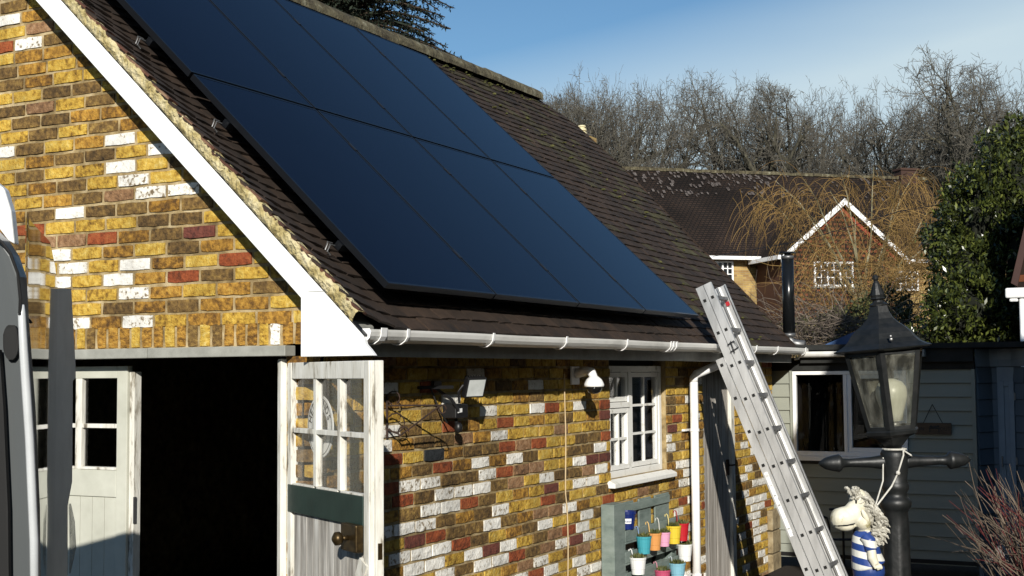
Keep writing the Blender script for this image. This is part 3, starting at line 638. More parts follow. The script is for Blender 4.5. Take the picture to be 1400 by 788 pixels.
# ------------------------------------------------------------------ open garage door leaf
H = Vector((-.217, 0, 0)); DX = Vector((.856, -.517, 0)).normalized(); DN = Vector((-.517, -.856, 0)).normalized()  # DN faces the camera
OD = thing('open_door_leaf', 'weathered white garage door leaf standing open with six panes and a dark green rail', 'door', tuple(H))
def dbox(mb, s0, s1, z0, z1, d0, d1): mb.obox(H + DX * s0 + DN * d0 + Vector((0, 0, z0)), DX * (s1 - s0), DN * (d1 - d0), (0, 0, z1 - z0))
mb = MB(); dbox(mb, -.045, .0, 0, 2.085, -.04, .03); mb.build('hinge_post', M_OLDW, OD, bevel=.004)
mb = MB(); dbox(mb, .003, .058, .05, 2.065, -.045, 0); mb.build('hinge_stile', M_OLDW, OD, bevel=.004)
mb = MB(); dbox(mb, .885, .940, .05, 2.065, -.045, 0); dbox(mb, .940, .950, .05, 2.06, -.03, -.006); mb.build('lock_stile', M_OLDW, OD, bevel=.004)
mb = MB(); dbox(mb, .950, .966, .05, 2.065, -.060, -.02); mb.build('closing_strip', M_OLDW, OD, bevel=.003)
mb = MB(); dbox(mb, .058, .885, 1.985, 2.065, -.043, -.002); mb.build('top_rail', M_OLDW, OD, bevel=.003)
mb = MB()
for s in (.335, .61): dbox(mb, s - .016, s + .016, 1.475, 1.985, -.04, -.006)
mb.build('glazing_bar', M_OLDW, OD, bevel=.002)
for a, b in ((.058, .319), (.351, .594), (.626, .885)):
    for z0, z1 in ((1.722, 1.745), (1.455, 1.475)): mb = MB(); dbox(mb, a, b, z0, z1, -.04, -.006); mb.build('cross_bar', M_OLDW, OD, bevel=.002)
for a, b in ((.058, .319), (.351, .594), (.626, .885)):
    for z0, z1 in ((1.475, 1.722), (1.745, 1.985)): mb = MB(); dbox(mb, a, b, z0, z1, -.033, -.030); mb.build('pane', G_CLEAR, OD)
mb = MB(); dbox(mb, .03, .885, 1.335, 1.468, -.035, .006); mb.build('green_rail', M_GREEN, OD, bevel=.003)
s = .075; i = 0
while s < .86:
    mb = MB(); w = .078; dbox(mb, s, min(s + w - .004, .884), .05, 1.33, -.036, -.012 + U(-.001, .001)); mb.build('board', M_WEATH, OD); s += w
mb = MB(); a = H + DX * .50 + DN * -.008 + Vector((0, 0, .55)); b = H + DX * .86 + DN * -.008 + Vector((0, 0, 1.20)); d = (b - a); mb.obox(a, d, DX * .07 + Vector((0, 0, -.03)), DN * .016); mb.build('brace', M_OLDW, OD)
LB = MB(); dbox(LB, .74, .90, 1.225, 1.345, .0065, .045); L_ = LB.build('rim_lock', M_BRASS, OD, bevel=.006)
mb = MB(); c = H + DX * .82 + Vector((0, 0, 1.285)); mb.tube([c + DN * .045, c + DN * .075], .011, 8); mb.tube([c + DN * .07, c + DN * .085, c + DN * .105, c + DN * .118], [.012, .03, .03, .012], 12); mb.build('knob', M_BRASS, L_, smooth=True)
mb = MB(); dbox(mb, .9665, .970, 1.20, 1.27, -.05, -.03); mb.build('strike_plate', M_BRASS, OD)
# round sign leaning behind the panes
RS = thing('round_sign', 'round white sign with black ring lettering behind the open door panes', 'sign', tuple(H + DX * .36 + Vector((0, 0, 1.74))))
cs = H + DX * .275 - DN * .06 + Vector((0, 0, 1.755)); rs = .150
def ringpts(r, d): return [cs + DX * (r * math.cos(a)) + Vector((0, 0, r * math.sin(a))) + DN * d for a in [6.28318 * k / 40 for k in range(40)]]
mb = MB(); A = ringpts(rs, 0); Bq = ringpts(rs * .56, 0); C2 = ringpts(rs, -.006)
for k in range(40): j = (k + 1) % 40; mb.quadv(A[k], A[j], Bq[j], Bq[k]); mb.quadv(C2[k], C2[j], A[j], A[k])
mb.build('ring', mat('sign_white', [(.62, .62, .58), (.76, .76, .72)], scale=10), RS)
mb = MB(); 
for r0, r1 in ((.93, .90), (.62, .60)):
    A = ringpts(rs * r0, .0015); Bq = ringpts(rs * r1, .0015)
    for k in range(40): j = (k + 1) % 40; mb.quadv(A[k], A[j], Bq[j], Bq[k])
mb.build('border_line', M_BLACK, RS)
for ch, an in (('H', 163), ('E', 145), ('R', 127), ('N', 62), ('D', 43), ('S', 24)):
    a = math.radians(an); rad = DX * math.cos(a) + Vector((0, 0, math.sin(a))); tan = DX * math.sin(a) - Vector((0, 0, math.cos(a)))
    text_mesh(ch, .052, frame_mx(cs + rad * rs * .76 + DN * .002, tan, rad), M_BLACK, RS)

# ------------------------------------------------------------------ closed garage door leaf
CD = thing('closed_door_leaf', 'cream garage door leaf with two panes above vertical boards, left of the dark opening', 'door', (-1.7, .06, 0))
def cb(mb, x0, x1, z0, z1, y0=.06, y1=.10): mb.box((x0, y0, z0), (x1, y1, z1))
mb = MB(); cb(mb, -1.388, -1.315, .03, 2.06); mb.build('right_stile', M_DOORW, CD, bevel=.003)
mb = MB(); cb(mb, -1.312, -1.278, .03, 2.03, .075, .13); mb.build('closing_strip', M_OLDW, CD, bevel=.003)
mb = MB(); cb(mb, -2.16, -2.09, .03, 2.06); mb.build('left_stile', M_DOORW, CD, bevel=.003)
mb = MB(); cb(mb, -2.09, -1.388, 1.995, 2.06); mb.build('top_rail', M_DOORW, CD, bevel=.003)
mb = MB(); cb(mb, -2.09, -1.388, 1.355, 1.50); mb.build('mid_rail', M_DOORW, CD, bevel=.003)
mb = MB(); cb(mb, -1.69, -1.645, 1.50, 1.995, .062, .096); cb(mb, -1.94, -1.895, 1.50, 1.995, .062, .096); mb.build('glazing_bar', M_OLDW, CD, bevel=.003)
for a, b in ((-2.09, -1.94), (-1.895, -1.69), (-1.645, -1.388)):
    mb = MB(); cb(mb, a, b, 1.725, 1.748, .064, .094); mb.build('cross_bar', M_OLDW, CD, bevel=.002); mb = MB(); cb(mb, a, b, 1.5005, 1.515, .055, .094); mb.build('cross_bar', M_OLDW, CD, bevel=.002)
for a, b in ((-2.09, -1.94), (-1.895, -1.69), (-1.645, -1.388)):
    for z0, z1 in ((1.515, 1.725), (1.748, 1.995)): mb = MB(); cb(mb, a, b, z0, z1, .085, .088); mb.build('pane', G_CLEAR, CD)
x = -2.09
while x < -1.40: mb = MB(); cb(mb, x, min(x + .085, -1.389), .03, 1.352, .068, .09); mb.build('board', M_DOORW, CD); x += .088
mb = MB(); cb(mb, -1.275, -1.27, 1.22, 1.36, .07, .09); mb.build('bolt', M_STEEL, CD)
mb = MB(); mb.box((-4.25, .09, 0), (-2.165, .13, 2.098)); tag(mb.build('dark_door_leaf', M_DOORW), 'fixed door leaf at the far left of the garage front behind the van', 'door')
# things barely seen inside
mb = MB(); mb.prism([(-.95 + .0, 1.2, .70), (-.35, 1.2, .72), (-.35, 1.2, .92), (-.6, 1.2, 1.0), (-.9, 1.2, .93)], (0, .5, 0)); tag(mb.build('dust_sheet', flat('dust_sheet', (.35, .38, .42), .9)), 'pale sheet covering something inside the dark garage', 'dust sheet')
mb = MB(); mb.box((-1.25, 2.2, 0), (-.6, 2.8, .9)); tag(mb.build('storage_cabinet', flat('cabinet', (.03, .03, .035), .5), bevel=.01), 'dark cabinet just visible in the garage gloom', 'cabinet')

# ------------------------------------------------------------------ ladder
LD = thing('extension_ladder', 'triple aluminium extension ladder leaning on the gutter beside the downpipe', 'ladder', (1.3, 4.97, 0))
lt_ = math.atan(2.43); SD = Vector((math.cos(lt_), 0, -math.sin(lt_))); LN = Vector((math.sin(lt_), 0, math.cos(lt_)))
LA = Vector((.398, 4.78, 2.095)); LB_ = Vector((.242, 4.78, 2.669))
def chan(mb, o, L):
    """C-channel stile, web facing -y, flanges turned inwards"""
    mb.obox(o, SD * L, LN * .064, (0, .004, 0)); mb.obox(o + Vector((0, .004, 0)), SD * L, LN * .004, (0, .024, 0)); mb.obox(o + LN * .060 + Vector((0, .004, 0)), SD * L, LN * .004, (0, .024, 0))
for k, base in enumerate((LA, LB_, LB_ + LN * .07)):
    LL = base.z / math.sin(lt_) - (0, .05, .12)[k]
    for flip in (0, 1):
        mb = MB(); chan(mb, base, LL)
        if flip: mb.tfm(lambda v: Vector((v.x, 2 * 4.78 + .38 - v.y, v.z)))
        mb.build('stile', M_ALU, LD)
    s = .055 if k == 0 else .12
    while s < LL - .05:
        c = base + SD * s + LN * .032
        mb = MB(); a = Vector((0, .030, 0)); mb.prism([c + a + SD * p + LN * q_ for p, q_ in ((-.014, -.014), (.014, -.010), (.014, .010), (-.014, .014))], (0, .32, 0)); mb.build('rung', M_ALUD, LD)
        mb = MB(); mb.obox(c - SD * .012 - LN * .012 + Vector((0, -.0025, 0)), SD * .024, LN * .024, (0, .002, 0)); mb.build('rung_socket', M_RUBBER, LD)
        s += .28
mb = MB(); c = LB_ + LN * .07 + SD * .52
mb.tube([c + LN * .0 + SD * .0 + Vector((0, -.02, 0)), c + LN * .06 - SD * .01 + Vector((0, -.02, 0)), c + LN * .075 + SD * .05 + Vector((0, -.02, 0)), c + LN * .0 + SD * .06 + Vector((0, -.02, 0))], .005, 5)
mb.tube([c + LN * .035 - SD * .02 + Vector((0, -.02, 0)), c + LN * .03 + SD * .08 + Vector((0, -.02, 0))], .004, 5); mb.build('hook', M_BLACK, LD)
mb = MB(); c = LB_ + LN * .08 + SD * .0; mb.obox(c + Vector((0, .35, 0)) + SD * .14, SD * .035, LN * .03, (0, .006, 0)); mb.build('red_marker', flat('red_plastic', (.45, .02, .03)), LD)
mb = MB(); mb.obox(LA + SD * .95 + LN * .012 + Vector((0, -.003, 0)), SD * .52, LN * .03, (0, .0025, 0)); mb.build('label_strip', M_WHITE, LD)
for i, (mk, s) in enumerate((('O', .98), ('I', 1.06), ('A', 1.14), ('B', 1.22), ('I', 1.33), ('E', 1.41))):
    text_mesh(mk, .028, frame_mx(LA + SD * s + LN * .027 + Vector((0, -.0035, 0)), SD, LN), M_BLACK, LD)

# ------------------------------------------------------------------ pallet planter and its buckets
M_PAL = mat('sage_grey_paint', [(.10, .13, .12), (.165, .205, .185), (.21, .25, .23)], scale=8, rough=.75, bump=.4, bscale=40, stretch=(1, .5, 2), rnd=.15)
PL = thing('pallet_planter', 'grey green pallet planter hung on the wall below the window', 'planter', (.02, 4.0, .3))
def pb(nm, y0, y1, z0, z1, x0, x1): mb = MB(); mb.box((x0, y0, z0), (x1, y1, z1)); mb.build(nm, M_PAL, PL, bevel=.004)
pb('side_post', 3.345, 3.55, .30, 1.078, .02, .12); pb('side_post', 4.55, 4.66, .30, .80, .02, .09)
for a, b in ((3.56, 3.92), (4.03, 4.27), (4.36, 4.66)): pb('back_board', a, b, .30, 1.04 + .02, .02, .035)
pb('back_rail', 3.55, 4.64, .985, 1.045, .036, .05)
for z in (.83, .680, .53, .38): pb('front_slat', 3.552, 4.66, z - .035, z + .045, .105, .12); pb('shelf', 3.552, 4.66, z - .05, z - .036, .036, .12)
FOL = mat('potplant_leaves', [(.03, .04, .012), (.07, .08, .02), (.13, .12, .03)], rnd=.6, rough=.7)
M_SOIL = flat('compost', (.02, .014, .01), .95)
def leafquad(mb, p, d, w, up=None):
    d = Vector(d); s = d.cross(Vector((R() - .5, R() - .5, R() + .2))); s = s.normalized() * w if s.length > 1e-5 else Vector((w, 0, 0)); p = Vector(p)
    i = len(mb.v); mb.v += [tuple(p), tuple(p + d * .5 + s), tuple(p + d), tuple(p + d * .5 - s)]; mb.f.append((i, i + 1, i + 2, i + 3)); mb.mi.append(mb.cur)
def bucket(y, z, h, r, colr, lab, hook=None, plant=True, x=.17, hk=(.6, .6, .55), tilt=0):
    t = thing('bucket', lab, 'bucket', (x, y, z - h / 2), 'buckets on the pallet planter')
    mc = mat('bucket_paint', [tuple(c * .45 + .03 for c in colr), colr, colr], scale=22, rough=.45, pos=[0, .22, 1]); mb = MB(); b = -h / 2
    mb.lathe([(r * .74, b), (r * .78, b + h * .3), (r * .82, b + h * .32), (r * .82, b + h * .36), (r * .93, b + h * .86), (r * .97, b + h * .88), (r, b + h), (r * .94, b + h), (r * .9, b + h * .8), (r * .1, b + h * .8)], (x, y, z), 18)
    mb.build('pail', mc, t, smooth=False)
    if hook:
        hz, hm = hook; mb = MB(); yy = y - r * .3
        mb.tube([(x - .03, yy, z + h * .35), (x - .035, yy, hz - .0), (x - .04, yy, hz + .03), (x - .05, yy, hz + .04), (x - .06, yy, hz + .035), (x - .062, yy, hz + .02)], .0045, 6)
        mb.build('hook', flat('hook_paint', hk, .5), t)
    if plant:
        mb = MB()
        for i in range(110):
            a = U(0, 6.28); rr_ = U(0, r * .8); p = (x + rr_ * math.cos(a), y + rr_ * math.sin(a), z + h * .42); leafquad(mb, p, (U(-.02, .02), U(-.02, .02), U(.01, .045)), .006)
        mb.build('plant', FOL, t)
    return t
bucket(3.775, .756, .125, .058, (.05, .30, .36), 'teal bucket, leftmost in the upper hanging row', (.85, 0), hk=(.16, .25, .42))
bucket(3.985, .757, .125, .056, (.60, .27, .08), 'orange bucket hanging right of the teal one', (.86, 0), hk=(.6, .4, .15))
bucket(4.185, .752, .105, .050, (.68, .32, .46), 'small pink bucket hanging in the upper row between orange and yellow', (.87, 0), hk=(.5, .5, .45))
bucket(4.39, .764, .135, .060, (.66, .48, .04), 'yellow bucket in the upper row beside the red one', (.88, 0), hk=(.62, .52, .2))
bucket(4.575, .765, .135, .056, (.42, .012, .02), 'red bucket at the right end of the upper row', (.89, 0), hk=(.3, .01, .01))
bucket(4.63, .600, .130, .062, (.74, .74, .72), 'white bucket at the right end near the downpipe', (.70, 0))
bucket(3.655, .622, .120, .062, (.74, .74, .72), 'white bucket with bronze foliage on the lower left hook', (.70, 0), hk=(.7, .7, .68))
bucket(4.46, .480, .120, .066, (.20, .42, .52), 'pale blue bucket in the lowest row on the right', (.55, 0), hk=(.35, .4, .42))
bucket(4.14, .470, .120, .062, (.45, .07, .14), 'deep pink bucket in the lowest row on the left', (.55, 0), hk=(.45, .2, .25))
# blue tub on the shelf
BT = thing('blue_tub', 'dark blue tub with a white label standing on the pallet shelf', 'tub', (.085, 3.66, .875))
mb = MB(); mb.lathe([(.048, 0), (.060, .105), (.066, .107), (.066, .128), (.058, .128), (.054, .09), (.001, .09)], (.085, 3.67, .878), 20); mb.build('tub', flat('blue_plastic', (.008, .02, .13), .35), BT)
cc = Vector((.085, 3.67, .878 + .06)); dv = Vector((CAM.x - cc.x, CAM.y - cc.y, 0)).normalized(); tv = Vector((-dv.y, dv.x, 0))
mb = MB()
for k in range(6):
    a0 = -.55 + 1.1 * k / 6; a1 = -.55 + 1.1 * (k + 1) / 6
    P = lambda a, z: cc + (dv * math.cos(a) + tv * math.sin(a)) * (.0565 + (z + .0) * .13) + Vector((0, 0, z))
    mb.quadv(P(a0, -.018), P(a1, -.018), P(a1, .018), P(a0, .018))
mb.build('label', M_WHITE, BT); text_mesh('Ocean', .022, frame_mx(cc + dv * .0615, tv, (dv * -.12 + Vector((0, 0, 1)))), flat('label_blue', (.02, .04, .2)), BT, ext=.0004)

# ------------------------------------------------------------------ clad building at the end of the yard
CB = thing('clad_outbuilding', 'flat roofed sage clad outbuilding with white window behind the lamp post', 'outbuilding', (1, 7.7, 0))
YS = 7.70
wx0, wx1, wz0, wz1 = .20, 1.30, 1.155, 2.005
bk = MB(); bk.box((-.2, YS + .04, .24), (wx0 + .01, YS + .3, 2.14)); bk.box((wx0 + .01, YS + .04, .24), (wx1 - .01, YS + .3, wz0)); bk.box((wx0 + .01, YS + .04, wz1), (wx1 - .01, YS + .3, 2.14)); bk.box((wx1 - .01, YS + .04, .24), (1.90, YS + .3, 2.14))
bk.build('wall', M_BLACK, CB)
bk = MB(); bk.box((-.2, YS + 1.2, .24), (1.9, YS + 1.3, 2.14)); bk.box((-.2, YS + .301, .24), (-.15, YS + 1.199, 2.14)); bk.box((1.85, YS + .301, .24), (1.9, YS + 1.199, 2.14)); bk.box((-.149, YS + .301, 2.09), (1.849, YS + 1.199, 2.14)); bk.box((-.149, YS + .301, .24), (1.849, YS + 1.199, .28)); bk.build('room_lining', M_DARK, CB)  # near-black room faces, the indoor shade is put into their colour
bh = .1305; k = 0; z = 2.012
def board(x0, x1, z1, z0):
    mb = MB(); mb.prism([(x0, YS + .004, z0), (x0, YS + .022, z1), (x0, YS + .035, z1), (x0, YS + .035, z0)], (x1 - x0, 0, 0)); mb.build('board', M_SAGE, CB)
while z > .30:
    z0 = z - bh + .004
    if z - .03 > wz0 and z0 < wz1: board(-.04, wx0 - .03, z, z0); board(wx1 + .004, 1.89, z, z0)
    elif z0 < wz0 and z > wz0: board(-.04, 1.89, wz0 - .04, z0)
    else: board(-.04, 1.89, z, z0)
    z -= bh
mb = MB(); mb.box((wx0 - .028, YS - .008, wz0 - .0), (wx0 - .004, YS + .03, 2.012)); mb.build('corner_trim', M_SAGE, CB)
mb = MB(); mb.box((1.892, YS - .012, .235), (1.925, YS + .03, 2.012)); mb.build('corner_trim', M_SAGE, CB)
mb = MB(); mb.box((-.04, YS - .004, .20), (1.9, YS + .03, .236)); mb.build('base_rail', M_BLACK, CB)
WF = MB()
def wb(a, b, c, d, y0=-.012, y1=.04): WF.box((a, YS + y0, c), (b, YS + y1, d))
wb(wx0, wx1, wz1 - .035, wz1); wb(wx0, wx1, wz0 + .025, wz0 + .07); wb(wx0, wx0 + .035, wz0 + .07, wz1 - .035); wb(wx1 - .035, wx1, wz0 + .07, wz1 - .035); wb(.70, .735, wz0 + .07, wz1 - .035)
FR = WF.build('window_frame', M_WHITE, CB, bevel=.003)
WF = MB(); wb(wx0 - .015, wx1 + .015, wz0 - .02, wz0 + .024, -.045, .03); WF.build('window_sill', M_WHITE, CB, bevel=.003)
WF = MB(); a, b, c, d = .7355, 1.264, wz0 + .0705, wz1 - .0355
wb(a, b, d - .04, d, -.004, .036); wb(a, b, c, c + .04, -.004, .036); wb(a, a + .04, c + .04, d - .04, -.004, .036); wb(b - .04, b, c + .04, d - .04, -.004, .036); SA = WF.build('sash', M_WHITE, CB, bevel=.003)
WF = MB(); wb(wx0 + .035, .70, wz0 + .07, wz1 - .035, .02, .024); WF.build('pane', G_SHADE, CB); WF = MB(); wb(a + .04, b - .04, c + .04, d - .04, .02, .024); WF.build('pane', G_SHADE, SA)
mb = MB(); mb.box((-.2, YS - .10, 2.212), (4.2, 10.5, 2.262)); mb.build('flat_roof', M_FELT, CB)
mb = MB(); mb.box((.30, YS - .06, 2.085), (1.92, YS + .02, 2.211)); mb.box((-.1, YS + .0, 2.014), (1.92, YS + .035, 2.084)); mb.build('fascia_board', M_FELT, CB)
SG = thing('short_gutter', 'short white gutter on the clad outbuilding above its window', 'gutter', (.3, YS - .1, 2.19))
mb = MB(); r = .045; n = 8; pts = [(YS - .11 + r * math.cos(math.pi + math.pi * q / n), 2.185 + r * math.sin(math.pi + math.pi * q / n)) for q in range(n + 1)]
mb.prism([(.30, y, z) for y, z in pts] + [(.30, y, z) for y, z in ((YS - .11 + r, 2.195), (YS - .11 - r, 2.195))], (1.18, 0, 0)); mb.build('channel', M_GUT, SG)
mb = MB(); mb.box((1.42, YS - .16, 2.135), (1.44, YS - .06, 2.20)); mb.box((1.48, YS - .16, 2.135), (1.50, YS - .06, 2.20)); mb.build('stop_end', M_FASC, SG)
mb = MB(); mb.tube([(.31, YS - .12, 2.19), (.30, YS - .13, 2.13), (.26, YS - .13, 2.12)], .010, 6); mb.build('clip', M_WHITE, SG)
# plaque hanging on the boards
PQ = thing('wooden_plaque', 'small brown wooden plaque hung by a cord on the grey boards right of the lantern', 'sign', (1.54, YS - .01, 1.45))
mb = MB(); mb.box((1.372, YS - .022, 1.405), (1.703, YS - .006, 1.512)); mb.build('plaque_board', mat('plaque_wood', [(.055, .032, .018), (.10, .06, .03)], scale=20, rough=.6, stretch=(.3, 1, 3)), PQ)
mb = MB(); mb.tube([(1.45, YS - .018, 1.51), (1.535, YS - .012, 1.685)], .003, 4); mb.tube([(1.535, YS - .012, 1.685), (1.625, YS - .018, 1.51)], .003, 4); mb.build('cord', M_BLACK, PQ)
mb = MB(); mb.box((1.50, YS - .0265, 1.455), (1.60, YS - .0225, 1.466)); mb.box((1.505, YS - .0265, 1.425), (1.513, YS - .0225, 1.455)); mb.box((1.588, YS - .0265, 1.425), (1.596, YS - .0225, 1.455)); mb.blob((1.52, YS - .024, 1.478), (.014, .003, .010), 8, 4); mb.blob((1.555, YS - .024, 1.474), (.028, .003, .008), 8, 4); mb.blob((1.585, YS - .024, 1.480), (.01, .003, .010), 8, 4); mb.build('emblem', M_BLACK, PQ)
text_mesh('IN', .045, frame_mx((1.435, YS - .0235, 1.455), (1, 0, 0), (0, 0, 1)), M_BLACK, PQ); text_mesh('OUT', .045, frame_mx((1.648, YS - .0235, 1.455), (1, 0, 0), (0, 0, 1)), M_BLACK, PQ)
# skylight
mb = MB(); mb.prism([(.18, 8.85, 2.262), (.62, 8.85, 2.262), (.62, 8.85, 2.43), (.58, 8.85, 2.43)], (.0, .5, 0)); tag(mb.build('skylight', mat('skylight_glass', [(.05, .10, .22), (.07, .13, .27)], rough=.15)), 'small blue wedge shaped skylight on the flat roof behind the lantern cap', 'skylight')
# wall box by the ladder
mb = MB(); mb.box((.07, 7.60, .985), (.175, YS - .006, 1.165)); tag(mb.build('meter_box', M_BLACK, bevel=.006), 'small black box on the boards right of the ladder', 'box')
# garden chair silhouette at the foot
mb = MB()
for pth in (((.62, 7.35, 0), (.62, 7.35, .55), (.60, 7.35, .62), (.50, 7.3, .66)), ((.74, 7.4, 0), (.74, 7.4, .70)), ((.84, 7.42, 0), (.84, 7.42, .72)), ((.50, 7.3, .42), (.86, 7.45, .42)), ((.62, 7.36, .7), (.86, 7.42, .72))): mb.tube(pth, .012, 6)
tag(mb.build('metal_plant_stand', M_BLACK), 'thin black metal stand by the boards left of the figurine', 'plant stand')

# ------------------------------------------------------------------ blue-grey faceted outbuilding
BG = thing('blue_outbuilding', 'blue grey clad outbuilding with narrow door at the right edge', 'outbuilding', (2.6, 8.0, 0))
plan = [(1.935, 7.74), (2.03, 7.98), (2.10, 8.00), (2.22, 7.98), (2.34, 7.86), (4.2, 8.05)]
zt_ = 2.03
def seg(a, b, z0, z1, d0, d1, name, m):
    A = Vector((*a, 0)); B_ = Vector((*b, 0)); t = (B_ - A); nn = Vector((t.y, -t.x, 0)).normalized()
    mb = MB(); mb.prism([A + nn * d0 + Vector((0, 0, z0)), A + nn * d1 * .3 + Vector((0, 0, z1)), A + Vector((0, 0, z1)) - nn * .03, A + Vector((0, 0, z0)) - nn * .03], t); return mb.build(name, m, BG)
for i, (a, b) in enumerate(zip(plan, plan[1:])):
    if i in (2,): continue
    z = zt_; 
    while z > .15: seg(a, b, z - .148, z, .016, .016, 'board', M_BLUEG); z -= .152
A, B_ = plan[2], plan[3]
mb = MB(); mb.box((2.085, 7.955, .1), (2.235, 8.02, 2.03)); mb.build('door', M_BLUEF, BG); mb = MB(); mb.box((2.10, 7.94, .12), (2.145, 7.955, 1.9)); mb.box((2.19, 7.925, .12), (2.235, 7.955, 1.9)); mb.box((2.1455, 7.935, 1.85), (2.1895, 7.955, 1.9)); mb.build('door_frame', M_BLUEF, BG, bevel=.003)
for z in (1.72, 1.12): mb = MB(); mb.box((2.236, 7.915, z), (2.25, 7.925, z + .07)); mb.build('hinge', M_STEEL, BG)
mb = MB(); mb.box((2.11, 7.905, 1.10), (2.12, 7.935, 1.2)); mb.tube([(2.115, 7.91, 1.13), (2.17, 7.905, 1.13)], .006, 6); mb.build('handle', M_STEEL, BG)
cp = [Vector((x, y - .05, 0)) for x, y in plan]; mb = MB()
for a, b in zip(cp, cp[1:]): mb.prism([a + Vector((0, 0, 2.035)), a + Vector((0, -.03, 2.10)), a + Vector((0, -.03, 2.20)), a + Vector((0, .08, 2.20)), a + Vector((0, .08, 2.035))], b - a)
mb.build('cornice', M_BLUEF, BG)
mb = MB(); mb.prism([(1.94, 7.80, .1), (2.06, 8.04, .1), (2.30, 8.03, .1), (2.36, 7.92, .1), (4.2, 8.12, .1), (4.2, 9.5, .1), (1.94, 9.5, .1)][::-1], (0, 0, 1.9)); mb.build('wall', M_BLACK, BG)

# ------------------------------------------------------------------ lamp post
LC = Vector((2.745, 0, 0)); RH = Vector((.889, .457, 0)).normalized(); FH = Vector((-.457, .889, 0)).normalized()
LP = thing('lamp_post', 'black cast iron garden lamp post with crossbar and leaning six-sided lantern', 'lamp post', tuple(LC))
mb = MB(); pf = [(.13, 0), (.13, .1), (.09, .16), (.085, .5), (.07, .56), (.062, .62), (.056, 1.0), (.0500, 1.38), (.0465, 1.445), (.0515, 1.455), (.060, 1.468), (.062, 1.485), (.056, 1.497), (.047, 1.503), (.045, 1.52), (.052, 1.535), (.054, 1.548), (.050, 1.56), (.046, 1.567), (.050, 1.60), (.054, 1.66), (.054, 1.675), (.049, 1.687), (.012, 1.69)]
n = 32; i0 = 0
for r, z in pf:
    for q in range(n):
        fl_ = .92 if (q % 4 == 0 and .62 < z < 1.40) else 1; an = 6.28318 * q / n + .1; mb.v.append((LC.x + r * fl_ * math.cos(an), LC.y + r * fl_ * math.sin(an), z))
for j in range(len(pf) - 1):
    for q in range(n): a0 = j * n + q; a1 = j * n + (q + 1) % n; mb.f.append((a0, a1, a1 + n, a0 + n)); mb.mi.append(0)
mb.f.append(tuple((len(pf) - 1) * n + q for q in range(n))); mb.mi.append(0); o = mb.build('post', M_IRON, LP, smooth=True)
BC = Vector((LC.x, LC.y, 1.642)); tl = Vector((RH.x, RH.y, .018))
for sgn, nm in ((-1, 'left'), (1, 'right')):
    mb = MB(); P = lambda d: BC + tl * d * sgn
    mb.tube([P(.03), P(.05), P(.10), P(.18), P(.205), P(.215), P(.222), P(.232), P(.25), P(.275), P(.292), P(.302)], [.030, .028, .021, .0165, .019, .032, .036, .033, .030, .023, .012, .002], 16); mb.build('crossbar', M_IRON, LP, smooth=True)
LT_ = MB()
def lean(v):   # lantern leans to the left as in the photograph
    q = Vector(v) - Vector((LC.x, LC.y, 1.70)); u = q.dot(RH); w = q.dot(FH); a = -.085
    return Vector((LC.x, LC.y, 1.70)) + RH * (u * math.cos(a) + q.z * math.sin(a)) + FH * w + Vector((0, 0, q.z * math.cos(a) - u * math.sin(a)))
PHI = math.radians(10) + math.atan2(RH.y, RH.x)
def hexv(r, z, k, dr=0): a = PHI + math.radians(60 * k); return Vector((LC.x + (r + dr) * math.cos(a), LC.y + (r + dr) * math.sin(a), z))
mb = MB(); mb.lathe([(.03, 1.689), (.034, 1.70), (.05, 1.715), (.062, 1.728), (.075, 1.74), (.108, 1.752), (.112, 1.765), (.105, 1.772), (.02, 1.773)], (LC.x, LC.y, 0), 6, PHI); mb.tfm(lean); LNT = mb.build('lantern_base', M_IRON, LP)
ZB, ZT, RB, RT = 1.772, 2.082, .106, .168
mb = MB()
for k in range(6):
    a, b = hexv(RB, ZB, k), hexv(RT, ZT, k); tdir = (b - a); nx = (hexv(RB, ZB, k + 1) - a).normalized(); px2 = (hexv(RB, ZB, k - 1) - a).normalized(); w = .020
    mb.prism([a, a + nx * w, a + (nx + px2) * .012, a + px2 * w], tdir)
mb.tfm(lean); mb.build('lantern_frame', M_IRON, LP)
for z, r in ((ZB, RB), (ZT - .014, RT - .003)):
    mb = MB()
    for k in range(6): a, b = hexv(r, z, k), hexv(r, z, k + 1); c = Vector((LC.x, LC.y, z)); mb.prism([a, b, b + (c - b).normalized() * .014, a + (c - a).normalized() * .014], (0, 0, .014))
    mb.tfm(lean); mb.build('lantern_ring', M_IRON, LP)
for k in range(6):
    a, b, c, d = hexv(RB - .006, ZB + .005, k), hexv(RB - .006, ZB + .005, k + 1), hexv(RT - .006, ZT, k + 1), hexv(RT - .006, ZT, k)
    mb = MB(); mb.quadv(a, b, c, d); mb.tfm(lean); mb.build('lantern_pane', G_LAMP, LP)
mb = MB(); prof = [(.150, 2.076), (.205, 2.088), (.208, 2.093), (.190, 2.100), (.166, 2.112), (.146, 2.130), (.130, 2.152), (.108, 2.172), (.080, 2.190), (.058, 2.210), (.044, 2.235), (.037, 2.262), (.010, 2.266)]
for r, z in prof:
    for q in range(30):
        a = PHI + 6.28318530718 * q / 30; rr_ = r * math.cos(math.pi / 6) / math.cos(((q % 5) / 5 - .5) * math.pi / 3)
        if r > .2: rr_ *= 1.0 + .015 * math.cos(q * 1.2566 * 2)
        mb.v.append((LC.x + rr_ * math.cos(a), LC.y + rr_ * math.sin(a), z))
for j in range(len(prof) - 1):
    for q in range(30): a0 = j * 30 + q; a1 = j * 30 + (q + 1) % 30; mb.f.append((a0, a1, a1 + 30, a0 + 30)); mb.mi.append(0)
mb.f.append(tuple(range(29, -1, -1))); mb.f.append(tuple((len(prof) - 1) * 30 + q for q in range(30))); mb.mi += [0, 0]
mb.tfm(lean); mb.build('lantern_roof', M_IRON, LP)
